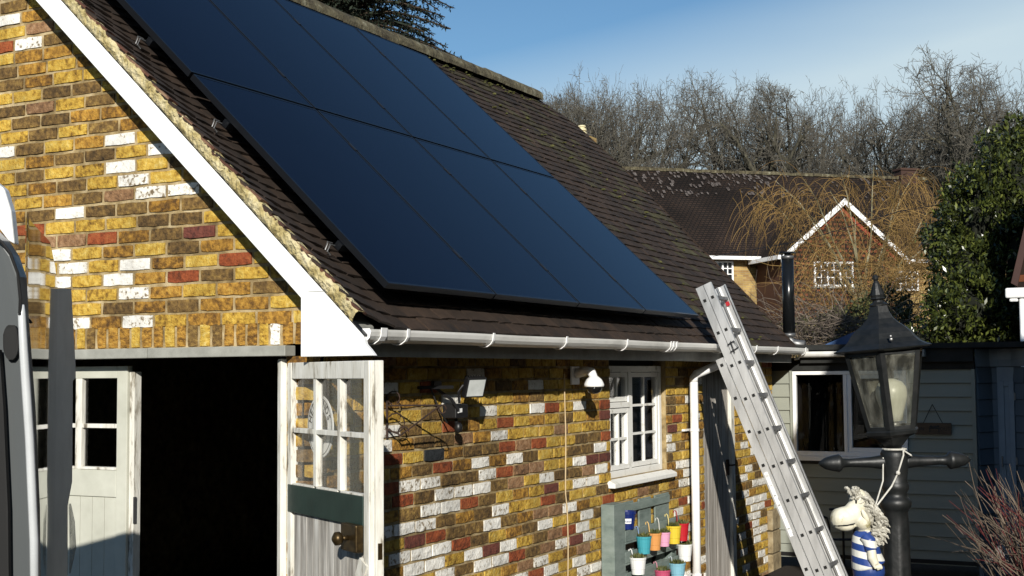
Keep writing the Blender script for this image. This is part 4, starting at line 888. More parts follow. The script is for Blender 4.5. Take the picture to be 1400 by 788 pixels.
mb = MB(); mb.lathe([(.037, 2.262), (.038, 2.268), (.030, 2.272), (.024, 2.277), (.021, 2.284), (.030, 2.291), (.027, 2.296), (.0295, 2.306), (.022, 2.33), (.014, 2.352), (.008, 2.362), (.012, 2.370), (.013, 2.377), (.008, 2.384), (.001, 2.387)], (LC.x, LC.y, 0), 12); mb.tfm(lean); mb.build('finial', M_IRON, LP)
mb = MB(); mb.blob((LC.x + .03 + .035, LC.y - .15, 2.125), .008, 8, 6); mb.blob((LC.x + .065, LC.y - .153, 2.137), .006, 8, 6); mb.tfm(lean); mb.build('wing_nut', M_STEEL, LP)
mb = MB(); mb.lathe([(.006, -.045), (.034, -.043), (.040, -.01), (.056, .035), (.062, .062), (.060, .088), (.046, .110), (.02, .123), (.001, .126)], (LC.x + .012, LC.y, 1.845), 20); mb.tfm(lean); mb.build('bulb', mat('frosted_bulb', [(.40, .40, .33), (.50, .50, .42)], rough=.35), LP, smooth=True)
mb = MB(); mb.lathe([(.018, 1.775), (.018, 1.80)], (LC.x + .012, LC.y, 0), 12); mb.tfm(lean); mb.build('bulb_holder', M_STEEL, LP, smooth=True)

# ------------------------------------------------------------------ figurine hung from the post
FC = LC + RH * -.178 + FH * -.10
def fp(u, w, z): return FC + RH * (u * .88) + FH * (w * .9) + Vector((0, 0, 1.54 + (z - 1.53) * .92))   # u to the right, w away from the camera
def remeshed(name, mb, mt, parent, vox, smooth=True):
    me = mb.mesh('t', mt, ORG[parent.name]); t = bpy.data.objects.new('t', me); COL.objects.link(t)
    r = t.modifiers.new('r', 'REMESH'); r.mode = 'VOXEL'; r.voxel_size = vox; sm = t.modifiers.new('s', 'SMOOTH'); sm.iterations = 3; sm.factor = .6
    bpy.context.view_layer.update(); m2 = bpy.data.meshes.new_from_object(t.evaluated_get(bpy.context.evaluated_depsgraph_get())); bpy.data.objects.remove(t)
    m2.name = name; m2.materials.clear(); m2.materials.append(mt); m2.polygons.foreach_set('use_smooth', [True] * len(m2.polygons))
    o = bpy.data.objects.new(name, m2); COL.objects.link(o); o.parent = parent; ORG[o.name] = ORG[parent.name]; return o
FG = thing('horse_figurine', 'cream horse figurine with curly grey mane and blue striped jersey hanging from the lamp post', 'figurine', tuple(fp(0, 0, 1.05)))
def ob(mb, c, r, yaw=0, pitch=0, nu=14, nv=9):
    """ellipsoid, axes u,w,z; pitched in the u-z plane"""
    i0 = len(mb.v); mb.blob((0, 0, 0), r, nu, nv)
    for i in range(i0, len(mb.v)):
        x, y, z = mb.v[i]; x, z = x * math.cos(pitch) - z * math.sin(pitch), x * math.sin(pitch) + z * math.cos(pitch)
        mb.v[i] = tuple(fp(c[0] + x, c[1] + y, c[2] + z))
def limb(mb, pts, rad, n=12):
    mb.tube([fp(*p) for p in pts], rad, n)
M_CREAM = mat('figurine_cream', [(.30, .26, .12), (.62, .58, .44), (.72, .69, .57)], pos=[.05, .3, .8], scale=14, rough=.45, bump=.2, bscale=60)
mb = MB()
ob(mb, (.005, 0, 1.475), (.042, .038, .062), pitch=-.15); ob(mb, (-.015, 0, 1.435), (.045, .040, .050)); ob(mb, (-.058, 0, 1.416), (.056, .045, .046), pitch=.12); ob(mb, (-.082, 0, 1.410), (.038, .048, .046)); ob(mb, (-.055, 0, 1.380), (.045, .034, .022)); ob(mb, (.022, -.012, 1.395), (.033, .036, .034)); ob(mb, (.03, 0, 1.36), (.03, .03, .04))
remeshed('head', mb, M_CREAM, FG, .0042)
mb = MB(); limb(mb, [(-.108, -.022, 1.385), (-.09, -.040, 1.386), (-.055, -.040, 1.388), (-.02, -.036, 1.394)], .0022, 5); mb.build('mouth_line', M_BLACK, FG)
mb = MB(); ob(mb, (-.012, -.036, 1.485), (.004, .003, .009), nu=8, nv=6); ob(mb, (-.105, -.024, 1.425), (.004, .005, .006), nu=8, nv=6); mb.build('eye', M_BLACK, FG)
mb = MB(); ob(mb, (.025, -.04, 1.425), (.012, .006, .035), pitch=.5, nu=10, nv=6); remeshed('ear', mb, M_CREAM, FG, .003)
mb = MB(); rr2 = random.Random(3)
for i in range(240):
    t = rr2.random(); 
    u = -.012 + .10 * math.sin(t * 2.1) * (1 - .1 * t) - .0; z = 1.535 - .205 * t ** 1.15 + .01
    u0 = {0: 0}.get(1, 0)
    cx = -.02 + .105 * min(1, t * 1.7) - max(0, t - .75) * .09; cz = 1.532 - .20 * max(0, t - .08) / .92
    cx += rr2.uniform(-.022, .012); w = rr2.uniform(-.040, .034); cz += rr2.uniform(-.012, .012)
    a = rr2.uniform(0, 6.28); L = rr2.uniform(.012, .022); ph2 = rr2.uniform(0, 6.28)
    pts = [(cx + .5 * L * math.sin(ph2 + k * 1.1) + .006 * k * (1 if t > .2 else -.3), w - .003 * k, cz - .0045 * k + .35 * L * math.cos(ph2 + k * 1.1)) for k in range(6)]
    limb(mb, pts, [.004, .0066, .0074, .0068, .005, .001], 6)
ob(mb, (.045, 0, 1.455), (.035, .034, .075), pitch=.25)
mb.build('mane', mat('figurine_mane', [(.10, .09, .07), (.36, .34, .28), (.62, .60, .52)], scale=90, rough=.5, rnd=.3), FG)
# jersey with blue bands
mj = bpy.data.materials.new('striped_jersey'); mj.use_nodes = True; nn_ = mj.node_tree.nodes; ll_ = mj.node_tree.links; bb_ = nn_['Principled BSDF']; bb_.inputs['Roughness'].default_value = .4
t_ = nn_.new('ShaderNodeTexCoord'); sx_ = nn_.new('ShaderNodeSeparateXYZ'); ll_.new(t_.outputs['Object'], sx_.inputs[0])
m1_ = nn_.new('ShaderNodeMath'); m1_.operation = 'MULTIPLY_ADD'; m1_.inputs[1].default_value = 19.5; m1_.inputs[2].default_value = .30; m2_ = nn_.new('ShaderNodeMath'); m2_.operation = 'FRACT'; m3_ = nn_.new('ShaderNodeMath'); m3_.operation = 'GREATER_THAN'; m3_.inputs[1].default_value = .5
tl_ = nn_.new('ShaderNodeMath'); tl_.operation = 'MULTIPLY_ADD'; tl_.inputs[1].default_value = .18; ll_.new(sx_.outputs[0], tl_.inputs[0]); ll_.new(sx_.outputs[2], tl_.inputs[2])
ll_.new(tl_.outputs[0], m1_.inputs[0]); ll_.new(m1_.outputs[0], m2_.inputs[0]); ll_.new(m2_.outputs[0], m3_.inputs[0])
mc_ = nn_.new('ShaderNodeMixRGB'); mc_.inputs[1].default_value = (.72, .71, .64, 1); mc_.inputs[2].default_value = (.022, .055, .22, 1); ll_.new(m3_.outputs[0], mc_.inputs[0]); ll_.new(mc_.outputs[0], bb_.inputs['Base Color'])
mb = MB(); limb(mb, [(.022, 0, 1.362), (.025, 0, 1.345), (.03, 0, 1.31), (.035, 0, 1.26), (.045, 0, 1.215), (.05, 0, 1.205)], [.030, .043, .052, .058, .066, .05], 20); remeshed('jersey', mb, mj, FG, .0045)
mb = MB(); limb(mb, [(.015, -.045, 1.345), (.035, -.058, 1.325), (.040, -.066, 1.285)], [.022, .026, .023], 14); remeshed('sleeve', mb, mj, FG, .004)
mb = MB(); limb(mb, [(.040, -.066, 1.29), (.043, -.072, 1.255), (.055, -.078, 1.228)], [.018, .019, .015], 12)
for k in range(4): limb(mb, [(.055 + k * .006, -.078 - k * .001, 1.230), (.062 + k * .006, -.083, 1.216 - abs(k - 1.5) * .001), (.060 + k * .006, -.080, 1.205 + k * .002)], [.006, .0055, .004], 8)
limb(mb, [(.048, -.082, 1.24), (.046, -.086, 1.222), (.052, -.086, 1.212)], [.006, .0055, .004], 8); remeshed('hand', mb, M_CREAM, FG, .003)
mb = MB(); limb(mb, [(.045, 0, 1.215), (.045, 0, 1.19), (.04, 0, 1.15)], [.060, .062, .055], 18); limb(mb, [(.02, 0, 1.16), (.015, 0, 1.05)], [.03, .026], 12); limb(mb, [(.065, 0, 1.16), (.07, 0, 1.05)], [.03, .026], 12); remeshed('trousers', mb, flat('figurine_blue', (.02, .05, .20), .4), FG, .005)
mb = MB(); limb(mb, [(.0, 0, 1.05), (-.02, -.01, 1.035)], [.03, .02], 10); limb(mb, [(.07, 0, 1.05), (.055, -.01, 1.035)], [.03, .02], 10); mb.build('shoe', M_BLACK, FG, smooth=True)
mb = MB(); T1 = LC + RH * .02 - FH * .056 + Vector((0, 0, 1.69))
mb.tube([T1, T1 + Vector((0, 0, -.02)), LC + RH * -.005 - FH * .060 + Vector((0, 0, 1.60)), LC + RH * -.03 - FH * .058 + Vector((0, 0, 1.55)), fp(.088, .0, 1.465)], .0035, 6)
mb.tube([LC + RH * -.05 - FH * .02 + Vector((0, 0, 1.66)), LC + RH * -.057 - FH * .035 + Vector((0, 0, 1.57)), fp(.083, .0, 1.47)], .003, 6)
mb.tube([LC + Vector((0, 0, 1.692)) + (RH * math.cos(a) + FH * math.sin(a)) * .045 for a in [6.283 * k / 16 for k in range(17)]], .004, 6)
mb.blob(LC + RH * -.005 - FH * .062 + Vector((0, 0, 1.602)), .009, 8, 6); mb.tube([T1, T1 + RH * .03 + Vector((0, 0, -.02)), LC + RH * .06 - FH * .03 + Vector((0, 0, 1.665))], .003, 5)
tag(mb.build('rope', mat('white_rope', [(.45, .43, .38), (.66, .64, .58)], scale=60)), 'knotted white rope holding the horse figurine to the lamp post', 'rope')

# ------------------------------------------------------------------ van at the left edge
VN = thing('van', 'grey van side with glossy panel reflecting the brickwork at the left edge', 'van', (.2, -3.6, 0))
def ext(mb, pts, d=(-.10, -.10, 0)): mb.prism(pts, d)
pth = [(2.217, -3.955), (2.19, -3.928), (2.163, -3.899), (1.981, -3.712), (1.799, -3.524), (1.58, -3.3), (1.359, -3.076), (0.84, -2.556), (0.243, -1.963)]
top = [2.255, 2.255, 2.26, 2.275, 2.29, 2.31, 2.33, 2.33, 2.33]; rows = []
n_ = 40; gp = []
for i in range(n_ + 1):
    f = i / n_ * (len(pth) - 1); k = min(int(f), len(pth) - 2); q = f - k
    gp.append((pth[k][0] * (1 - q) + pth[k + 1][0] * q, pth[k][1] * (1 - q) + pth[k + 1][1] * q, top[k] * (1 - q) + top[k + 1] * q))
mb = MB(); nn2 = Vector((-.69, -.72, 0)); side = Vector((.7, -.7, 0))
for (x, y, z) in gp:
    for j in range(13):
        h = z * j / 12; bul = .018 * math.sin(math.pi * min(1, h / 2.3)) - .05 * max(0, (j - 10) / 2) ** 2 * .0
        mb.v.append((x + side.x * -bul * .0, y, h))
for i in range(n_):
    for j in range(12): a = i * 13 + j; mb.f.append((a, a + 1, a + 14, a + 13)); mb.mi.append(0)
VP_ = mb.build('side_panel', M_VANG, VN, smooth=True)
def off(p, a): return Vector(p) + Vector((-.7, -.7, 0)) * a
# rear door edge, rail and lock recess
AW = (-.018, .036, .002)
mb = MB(); mb.prism([(2.172, -3.993, 1.573), (2.246, -3.955, 1.572), (2.252, -3.968, 1.796), (2.252, -3.98, 1.953), (2.248, -3.992, 2.088), (2.247, -3.997, 2.155), (2.238, -4.004, 2.188), (2.225, -4.012, 2.211), (2.196, -4.029, 2.245)], AW); mb.build('rear_door_edge', M_VAN, VN, bevel=.003)
mb = MB(); mb.prism([(2.178, -4.013, 1.577), (2.23, -3.986, 1.576), (2.236, -3.999, 1.798), (2.236, -4.011, 1.954), (2.233, -4.018, 2.043), (2.196, -4.038, 2.054)], (-.005, .010, 0)); mb.build('window_rubber', M_RUBBER, VN)
mb = MB(); mb.tube([(2.258, -3.961, 1.574), (2.262, -3.971, 1.752), (2.262, -3.983, 1.909), (2.259, -3.993, 2.031), (2.258, -3.998, 2.098), (2.26, -3.998, 2.112)], [.007, .007, .007, .007, .006, .002], 8); mb.build('bright_rail', M_CHR, VN, smooth=True)
mb = MB(); mb.tube([(2.227, -4.028, 2.218), (2.239, -4.021, 2.206), (2.25, -4.015, 2.19), (2.259, -4.008, 2.159), (2.261, -4.004, 2.12), (2.259, -4.003, 2.096)], .0026, 6); mb.build('seal', M_RUBBER, VN)
mb = MB(); mb.prism([(2.253, -4.0, 2.055), (2.252, -3.999, 2.043), (2.251, -4.0, 2.036), (2.248, -4.001, 2.031), (2.245, -4.002, 2.028), (2.239, -4.005, 2.028), (2.236, -4.007, 2.031), (2.234, -4.008, 2.036), (2.233, -4.01, 2.044), (2.232, -4.01, 2.055), (2.233, -4.011, 2.066), (2.235, -4.01, 2.074), (2.238, -4.009, 2.079), (2.241, -4.008, 2.081), (2.246, -4.005, 2.081), (2.25, -4.003, 2.079), (2.252, -4.002, 2.074), (2.253, -4.001, 2.066)], (-.003, .006, 0)); mb.build('lock_recess', M_RUBBER, VN)
mb = MB(); mb.prism([(2.169, -3.992, 2.32), (2.194, -3.978, 2.297), (2.202, -3.971, 2.262), (2.205, -3.966, 2.21), (2.196, -3.971, 2.216), (2.167, -3.989, 2.262)], (-.01, .02, 0)); mb.build('corner_highlight', M_WHITE, VN, bevel=.003)  # white piece paints a highlight onto the grey van's upper corner
# swage trim over the glossy side
mb = MB(); mb.tube([(2.179, -3.915, 2.094), (1.818, -3.56, 2.102), (1.341, -3.084, 2.103), (0.823, -2.561, 2.097), (0.307, -2.036, 2.085)], [.004, .006, .009, .011, .004], 8); mb.build('swage_trim', M_RUBBER, VN, smooth=True)
mb = MB(); mb.prism([(0.161, -1.926, 2.32), (-0.018, -1.639, 2.342), (-0.067, -1.562, 2.036), (-0.068, -1.56, 1.999), (-0.043, -1.6, 1.987), (-0.051, -1.589, 1.599), (-0.017, -1.644, 1.515), (-0.046, -1.603, 0.389), (0.093, -1.827, 0.47)], (-.03, -.018, 0)); mb.build('rear_trim_panel', M_VANT, VN)
mb = MB(); mb.tube([(0.185, -1.834, 1.545), (0.19, -1.827, 1.479), (0.189, -1.821, 1.387), (0.176, -1.821, 1.294)], [.004, .010, .012, .003], 6); mb.build('clear_film', glass('clear_film', (.8, .8, .8), .35, .1), VN)
mb = MB(); mb.prism([(-0.967, -2.868, .3), (0.193, -1.988, .3), (2.0829999999999997, -3.929, .3), (1.263, -5.4990000000000006, .3)], (0, 0, 1.9)); mb.build('body', M_VANT, VN)

# ------------------------------------------------------------------ neighbouring house right of the view (its gable shades the clad outbuilding)
M_BRF = bpy.data.materials.new('far_brickwork'); M_BRF.use_nodes = True
def brickmat(m, c1, c2, mortar, scale, w, h, rough=.9, ms=.06, vec='Object', rot=None, off_=.5):
    n = m.node_tree.nodes; l = m.node_tree.links; b = n['Principled BSDF']; b.inputs['Roughness'].default_value = rough; b.inputs['Specular IOR Level'].default_value = .2
    t = n.new('ShaderNodeTexCoord'); mp = n.new('ShaderNodeMapping'); l.new(t.outputs[vec], mp.inputs[0])
    if rot: mp.inputs['Rotation'].default_value = rot
    bt = n.new('ShaderNodeTexBrick'); bt.inputs['Color1'].default_value = (*c1, 1); bt.inputs['Color2'].default_value = (*c2, 1); bt.inputs['Mortar'].default_value = (*mortar, 1)
    bt.inputs['Scale'].default_value = 1; bt.inputs['Brick Width'].default_value = w; bt.inputs['Row Height'].default_value = h; bt.inputs['Mortar Size'].default_value = ms * h; bt.inputs['Bias'].default_value = 0; bt.offset = off_
    no = n.new('ShaderNodeTexNoise'); no.inputs['Scale'].default_value = scale; no.inputs['Detail'].default_value = 5; l.new(t.outputs[vec], no.inputs[0])
    mr = n.new('ShaderNodeMapRange'); mr.inputs['From Min'].default_value = .3; mr.inputs['From Max'].default_value = .7; mr.inputs['To Min'].default_value = .45; mr.inputs['To Max'].default_value = 1.5; l.new(no.outputs[0], mr.inputs[0])
    vm = n.new('ShaderNodeVectorMath'); vm.operation = 'SCALE'; l.new(bt.outputs[0], vm.inputs[0]); l.new(mr.outputs[0], vm.inputs['Scale']); l.new(mp.outputs[0], bt.inputs[0]); l.new(vm.outputs[0], b.inputs['Base Color'])
    bp = n.new('ShaderNodeBump'); bp.inputs['Strength'].default_value = .8; bp.inputs['Distance'].default_value = .02; bp.invert = True; l.new(bt.outputs['Fac'], bp.inputs['Height']); l.new(bp.outputs[0], b.inputs['Normal'])
brickmat(M_BRF, (.36, .25, .09), (.22, .13, .05), (.40, .32, .20), 1.2, .225, .075, rot=(math.pi / 2, 0, 0))
M_TH = bpy.data.materials.new('tile_hanging'); M_TH.use_nodes = True
brickmat(M_TH, (.17, .055, .022), (.085, .032, .018), (.02, .012, .009), 2.2, .19, .15, ms=.24, rot=(math.pi / 2, 0, 0))
M_FR = bpy.data.materials.new('far_roof'); M_FR.use_nodes = True
brickmat(M_FR, (.032, .020, .014), (.022, .015, .012), (.008, .006, .005), .5, .17, .10, ms=.18)
NH = thing('neighbour_house', 'brick neighbour house right of the yard, outside the picture', 'house', (7, 1.7, 0))
mb = MB(); mb.prism([(4.6, -.42, 0), (4.6, 5.4, 0), (4.6, 5.4, 4.35), (4.6, 2.5, 6.15), (4.6, -.42, 4.5)], (4.2, 0, 0)); mb.build('wall', M_BRF, NH)
mb = MB(); mb.prism([(4.45, -.55, 4.50), (4.45, 2.5, 6.25), (4.45, 5.6, 4.3), (4.45, 5.6, 4.45), (4.45, 2.5, 6.42), (4.45, -.55, 4.64)], (4.5, 0, 0)); mb.build('roof', M_FR, NH)

# ------------------------------------------------------------------ house far behind
ca, sa = math.cos(math.radians(43)), math.sin(math.radians(43)); HO = Vector((-8.58, 38.9, 0)); HU = Vector((ca, sa, 0)); HB = Vector((-sa, ca, 0))
def hp(u, b, z): return HO + HU * u + HB * b + Vector((0, 0, z))
HS = thing('far_house', 'long brown roofed house behind with tile hung white edged gable', 'house', tuple(HO))
def HM(name, fn, m, bevel=0, rotz=math.radians(43), parent=None):
    """house pieces are built in house axes so wall patterns follow the wall"""
    mb = MB(); fn(mb); me = mb.mesh(name, m); o = bpy.data.objects.new(name, me); COL.objects.link(o); o.parent = parent or HS
    if not parent: o.rotation_euler = (0, 0, rotz)
    if bevel: bb2 = o.modifiers.new('b', 'BEVEL'); bb2.width = bevel
    return o
HM('wall', lambda m: m.box((-12, 2.2, 0), (9, 10.2, 6.0)), M_BRF)
HM('wing_wall', lambda m: m.prism([(0, .0, 0), (4.05, .0, 0), (4.05, .0, 6.0), (2.05, .0, 7.60), (0, .0, 6.0)], (0, 2.19, 0)), M_BRF)
HM('tile_hanging', lambda m: m.prism([(-.03, -.05, 3.62), (4.08, -.05, 3.62), (4.08, -.05, 6.0), (2.05, -.05, 7.6), (-.03, -.05, 6.0)], (0, .045, 0)), M_TH)
HM('tile_hanging', lambda m: m.box((-.06, -.04, 3.62), (-.005, 2.19, 6.0)), flat('tile_hanging_side', (.075, .032, .018), .9, scale=3))
HM('roof', lambda m: m.prism([(-12.2, 1.85, 5.98), (-12.2, 6.2, 9.62), (-12.2, 10.5, 5.9)][::1], (21.4, 0, 0)), M_FR)
def ridge_(m):
    for i in range(60): m.box((-12.2 + i * .36, 6.08, 9.56 + U(0, .02)), (-12.2 + i * .36 + .345, 6.32, 9.68 + U(-.01, .02)))
o = HM('ridge', ridge_, M_RIDGE); o['kind'] = 'stuff'
streak = mat('roof_lichen', [(.035, .024, .02), (.085, .07, .062), (.16, .14, .13)], scale=6, rnd=.3)
def streaks(m):
    for i in range(230):
        u = U(-4.6, 2.5) if R() < .8 else U(2.5, 8); d = R() ** 1.6 * 1.3; b = 6.1 - d - .05; z = 9.60 - (d + .05) * .835 + .03; L = U(.04, .16); w = U(.03, .10)
        m.obox((u, b, z - .03), (w, 0, 0), (0, -L, -L * .835), (0, -.006, .012))
o = HM('lichen', streaks, streak); o['kind'] = 'stuff'
HM('wing_roof', lambda m: (m.prism([(-.30, -.28, 5.80), (2.05, -.28, 7.78), (2.05, -.28, 7.66), (-.30, -.28, 5.68)], (0, 4.2, 0)), m.prism([(4.40, -.28, 5.68), (2.05, -.28, 7.66), (2.05, -.28, 7.78), (4.40, -.28, 5.80)], (0, 4.2, 0))), M_FR)
for pts in ([(-.36, -.32, 5.62), (2.05, -.32, 7.62), (2.05, -.32, 7.84), (-.36, -.32, 5.82)], [(4.46, -.32, 5.82), (2.05, -.32, 7.84), (2.05, -.32, 7.62), (4.46, -.32, 5.62)]):
    HM('bargeboard', lambda m: m.prism(pts, (0, .04, 0)), M_WHITE)
for pts in ([(-.05, -.075, 5.75), (2.05, -.075, 7.42), (2.05, -.075, 7.58), (-.05, -.075, 5.98)], [(4.1, -.075, 5.98), (2.05, -.075, 7.58), (2.05, -.075, 7.42), (4.1, -.075, 5.75)]):
    HM('red_verge_tiles', lambda m: m.prism(pts, (0, .02, 0)), flat('red_tiles', (.26, .05, .025), .8))
HM('gutter', lambda m: m.box((-12, 1.70, 5.88), (-.1, 1.84, 6.0)), M_WHITE); HM('gutter', lambda m: m.box((-.45, -.25, 5.74), (-.34, 2.0, 5.88)), M_WHITE); HM('gutter', lambda m: m.box((4.45, 1.70, 5.88), (9, 1.84, 6.0)), M_WHITE)
def hwin(u0, u1, z0, z1, b, lights, rows=3, cols=2):
    fr_ = HM('window', lambda m: (m.box((u0, b - .05, z0), (u1, b + .02, z0 + .06)), m.box((u0, b - .05, z1 - .06), (u1, b + .02, z1)), [m.box((u0 + (u1 - u0 - .06) * k / lights, b - .049, z0 + .06), (u0 + (u1 - u0 - .06) * k / lights + .06, b + .02, z1 - .06)) for k in range(lights + 1)]), M_WHITE)
    w = (u1 - u0 - .06) / lights
    def bars(m):
        for k in range(lights):
            a = u0 + .06 + w * k; c = u0 + w * (k + 1)
            for i in range(1, cols): x = a + (c - a) * i / cols; m.box((x - .018, b - .04, z0 + .06), (x + .018, b, z1 - .06))
            for j in range(1, rows): z = z0 + .06 + (z1 - z0 - .12) * j / rows; m.box((a, b - .038, z - .016), (c, b - .001, z + .016))
    HM('glazing_bar', bars, M_WHITE, parent=fr_)
    for k in range(lights): HM('pane', lambda m: m.box((u0 + .06 + w * k, b - .02, z0 + .06), (u0 + w * (k + 1), b - .01, z1 - .06)), flat('dark_pane', (.012, .014, .017), .08), parent=fr_)
hwin(.95, 2.42, 4.86, 5.70, -.07, 3); hwin(-1.75, -.95, 5.15, 5.86, 2.18, 2, 3, 2); hwin(5.35, 6.35, 4.9, 5.6, 2.18, 2)
HM('window_sill', lambda m: m.box((.9, -.16, 4.80), (2.48, -.05, 4.86)), M_FASC)
CH = thing('chimney_stack', 'dark brick chimney on the far ridge seen through the willow', 'chimney', tuple(hp(8.6, 6.2, 9.4)))
mb = MB(); mb.obox(hp(8.1, 5.9, 9.3), HU * .75, HB * .5, (0, 0, .62)); mb.build('stack', flat('chimney_brick', (.05, .025, .018), .9), CH); mb = MB(); mb.obox(hp(8.05, 5.85, 9.921), HU * .85, HB * .6, (0, 0, .08)); mb.build('cap', flat('chimney_brick', (.06, .03, .02), .9), CH)
PT = thing('chimney_pot', 'cream louvred chimney pot peeping over the garage roof edge', 'chimney pot', (-13.17, 32.52, 8.4))
mb = MB(); mb.box((-13.5, 32.3, 5), (-12.8, 32.8, 9.28)); mb.build('stack', M_BRF, PT)
mb = MB(); mb.lathe([(.14, 9.28), (.12, 9.40), (.15, 9.41), (.15, 9.46), (.11, 9.47), (.11, 9.50), (.15, 9.51), (.14, 9.57), (.10, 9.58), (.10, 9.61), (.13, 9.62), (.11, 9.67), (.02, 9.69)], (-13.17, 32.52, 0), 14); mb.build('pot', flat('cream_clay', (.66, .58, .36), .7), PT)
# flue
FU = thing('flue_pipe', 'tall black stove flue pipe with steel bands beyond the garage roof', 'flue', (.02, 8.27, 2.262))
q = (.025, 8.24, 0); M_FLUE = flat('flue_black', (.008, .009, .010), .22)
mb = MB(); mb.lathe([(.062, 2.40), (.062, 3.165)], q, 20); mb.build('pipe', M_FLUE, FU, smooth=True)
mb = MB(); mb.lathe([(.0645, 3.166), (.0645, 3.20)], q, 20); mb.build('band', M_STEEL, FU, smooth=True); mb = MB(); mb.lathe([(.0645, 2.36), (.0645, 2.399)], q, 20); mb.build('band', M_STEEL, FU, smooth=True)
mb = MB(); mb.lathe([(.035, 3.201), (.035, 3.222), (.085, 3.223), (.080, 3.238), (.01, 3.245)], q, 20); mb.build('cowl', M_FLUE, FU)
mb = MB(); mb.tube([(q[0], q[1], 2.36), (q[0] + .01, q[1], 2.32), (q[0] + .05, q[1], 2.29), (q[0] + .16, q[1], 2.275)], .045, 12); mb.build('elbow', M_STEEL, FU, smooth=True)
# small tiled outbuilding at the right edge
RB_ = thing('tiled_outbuilding', 'corner of a red tiled outbuilding with white gutter at the right edge', 'outbuilding', (3, 12.5, 0))
mb = MB(); mb.box((1.985, 11.45, 0), (5.5, 14, 2.85)); mb.build('wall', M_BRF, RB_)
mb = MB(); mb.prism([(1.86, 11.35, 2.96), (2.25, 11.35, 4.5), (5.5, 11.35, 4.5), (5.5, 11.35, 2.96)], (0, 2.8, 0)); mb.build('roof', M_TH, RB_)
mb = MB(); mb.prism([(1.83, 11.33, 3.02), (2.22, 11.33, 4.55), (2.27, 11.33, 4.5), (1.90, 11.33, 2.98)], (0, -.03, 0)); mb.build('verge_board', flat('verge_brown', (.05, .02, .015), .6), RB_)
mb = MB(); mb.box((1.76, 11.30, 2.845), (4.2, 11.42, 2.965)); mb.box((1.80, 11.32, 2.80), (1.9, 11.40, 2.844)); mb.build('gutter', M_WHITE, RB_, bevel=.02); mb = MB(); mb.tube([(1.94, 11.37, 0), (1.94, 11.37, 2.84)], .035, 12); mb.build('downpipe', M_WHITE, RB_, smooth=True)

# ------------------------------------------------------------------ vegetation
def grow(rng, base, H_, kids, ratio, twist=.32, r0=.28, twig=.012):
    """returns list of (points, radii, level): trunk, spreading limbs, boughs, twigs"""
    out = []; levels = len(kids)
    def rec(p, d, r, lv):
        L = H_ * ratio[lv] * rng.uniform(.8, 1.2); n = 4 if lv < 3 else 3; pts = [p.copy()]; rad = [r]; q = p.copy(); dd = d.copy()
        for i in range(n):
            dd = (dd + Vector((rng.gauss(0, 1), rng.gauss(0, 1), rng.gauss(0, .8))) * twist * (.25 if lv == 0 else 1.05 if lv < 3 else .8) + Vector((0, 0, .05))).normalized()
            q2 = q + dd * (L / n); e_ = (q2.x ** 2 + q2.y ** 2) / (H_ * .47) ** 2 + ((q2.z - H_ * .57) / (H_ * .46)) ** 2
            if lv > 0 and e_ > 1 + .05 * math.sin(q2.x * 2.3 + q2.y * 1.7) + .04 * math.sin(math.atan2(q2.y, q2.x) * 5) and rng.random() < .75: break
            q = q2; pts.append(q.copy()); rad.append(max(twig * .6, r * (1 - (.45 if lv == 0 else .72) * (i + 1) / n)))
        if len(pts) < 2: return
        n = len(pts) - 1; out.append((pts, rad, lv))
        if lv >= levels: return
        k = kids[lv]
        for j in range(k):
            t = (.45 + .55 * (j + rng.random()) / k) if lv == 0 else .22 + .78 * (j + rng.random()) / k
            f = t * n; i = min(int(f), n - 1); pp = pts[i].lerp(pts[i + 1], f - i); rr_ = (rad[i] + (rad[i + 1] - rad[i]) * (f - i)) * .66
            ax = (pts[i + 1] - pts[i]).normalized(); s = ax.cross(Vector((rng.gauss(0, 1), rng.gauss(0, 1), rng.gauss(0, 1)))); s.normalize()
            an = rng.uniform(.4, 1.25) * (1.25 - .5 * t if lv == 0 else 1); nd = ax * math.cos(an) + s * math.sin(an)
            rec(pp, nd, max(rr_, twig), lv + 1)
    rec(Vector(base), Vector((0, 0, 1)), r0, 0); return out
M_BARK = mat('bark', [(.025, .022, .015), (.055, .050, .034), (.095, .088, .060)], scale=6, rough=.95)
M_TWIG = mat('twigs_grey', [(.038, .034, .027), (.082, .074, .059), (.15, .137, .11)], scale=.6, rough=.95, rnd=.5)
TREES = {}
def bare_meshes(i, H_=10, **k):
    br = grow(random.Random(100 + i), (0, 0, 0), H_, (11, 7, 6, 5, 3), (.60, .42, .20, .11, .060, .034), **k); a = MB(); b = MB()
    for pts, rad, lv in br: (a if lv <= 2 else b).tube(pts, rad, 5 if lv < 2 else 3, cap=False)
    return a.mesh('trunk', M_BARK), b.mesh('crown', M_TWIG)
for i in range(4): TREES[i] = bare_meshes(i, 10, twist=.38, r0=.36, twig=.0085)
def tree(name, kind, loc, sc, rz, label, group=None, cat='tree'):
    t = thing(name, label, cat, loc, group)
    for nm, me in zip(('trunk', 'crown'), TREES[kind]): o = bpy.data.objects.new(nm, me); COL.objects.link(o); o.parent = t
    t.scale = (sc[0], sc[0], sc[1]); t.rotation_euler = (0, 0, rz); return t
def at(px, d): r = (px - 700) / FPX * d; return Vector((CAM.x + RIGHT.x * r + FWD.x * d, CAM.y + RIGHT.y * r + FWD.y * d, 0))
TL_ = [(742, 105, 130), (778, 78, 122), (835, 76, 106), (886, 84, 110), (930, 74, 104), (985, 82, 108), (1040, 76, 112), (1090, 80, 122), (1124, 90, 160), (1160, 84, 200), (1198, 88, 186), (1240, 72, 128), (1280, 66, 88), (1345, 72, 118), (1392, 60, 100), (1320, 86, 118)]
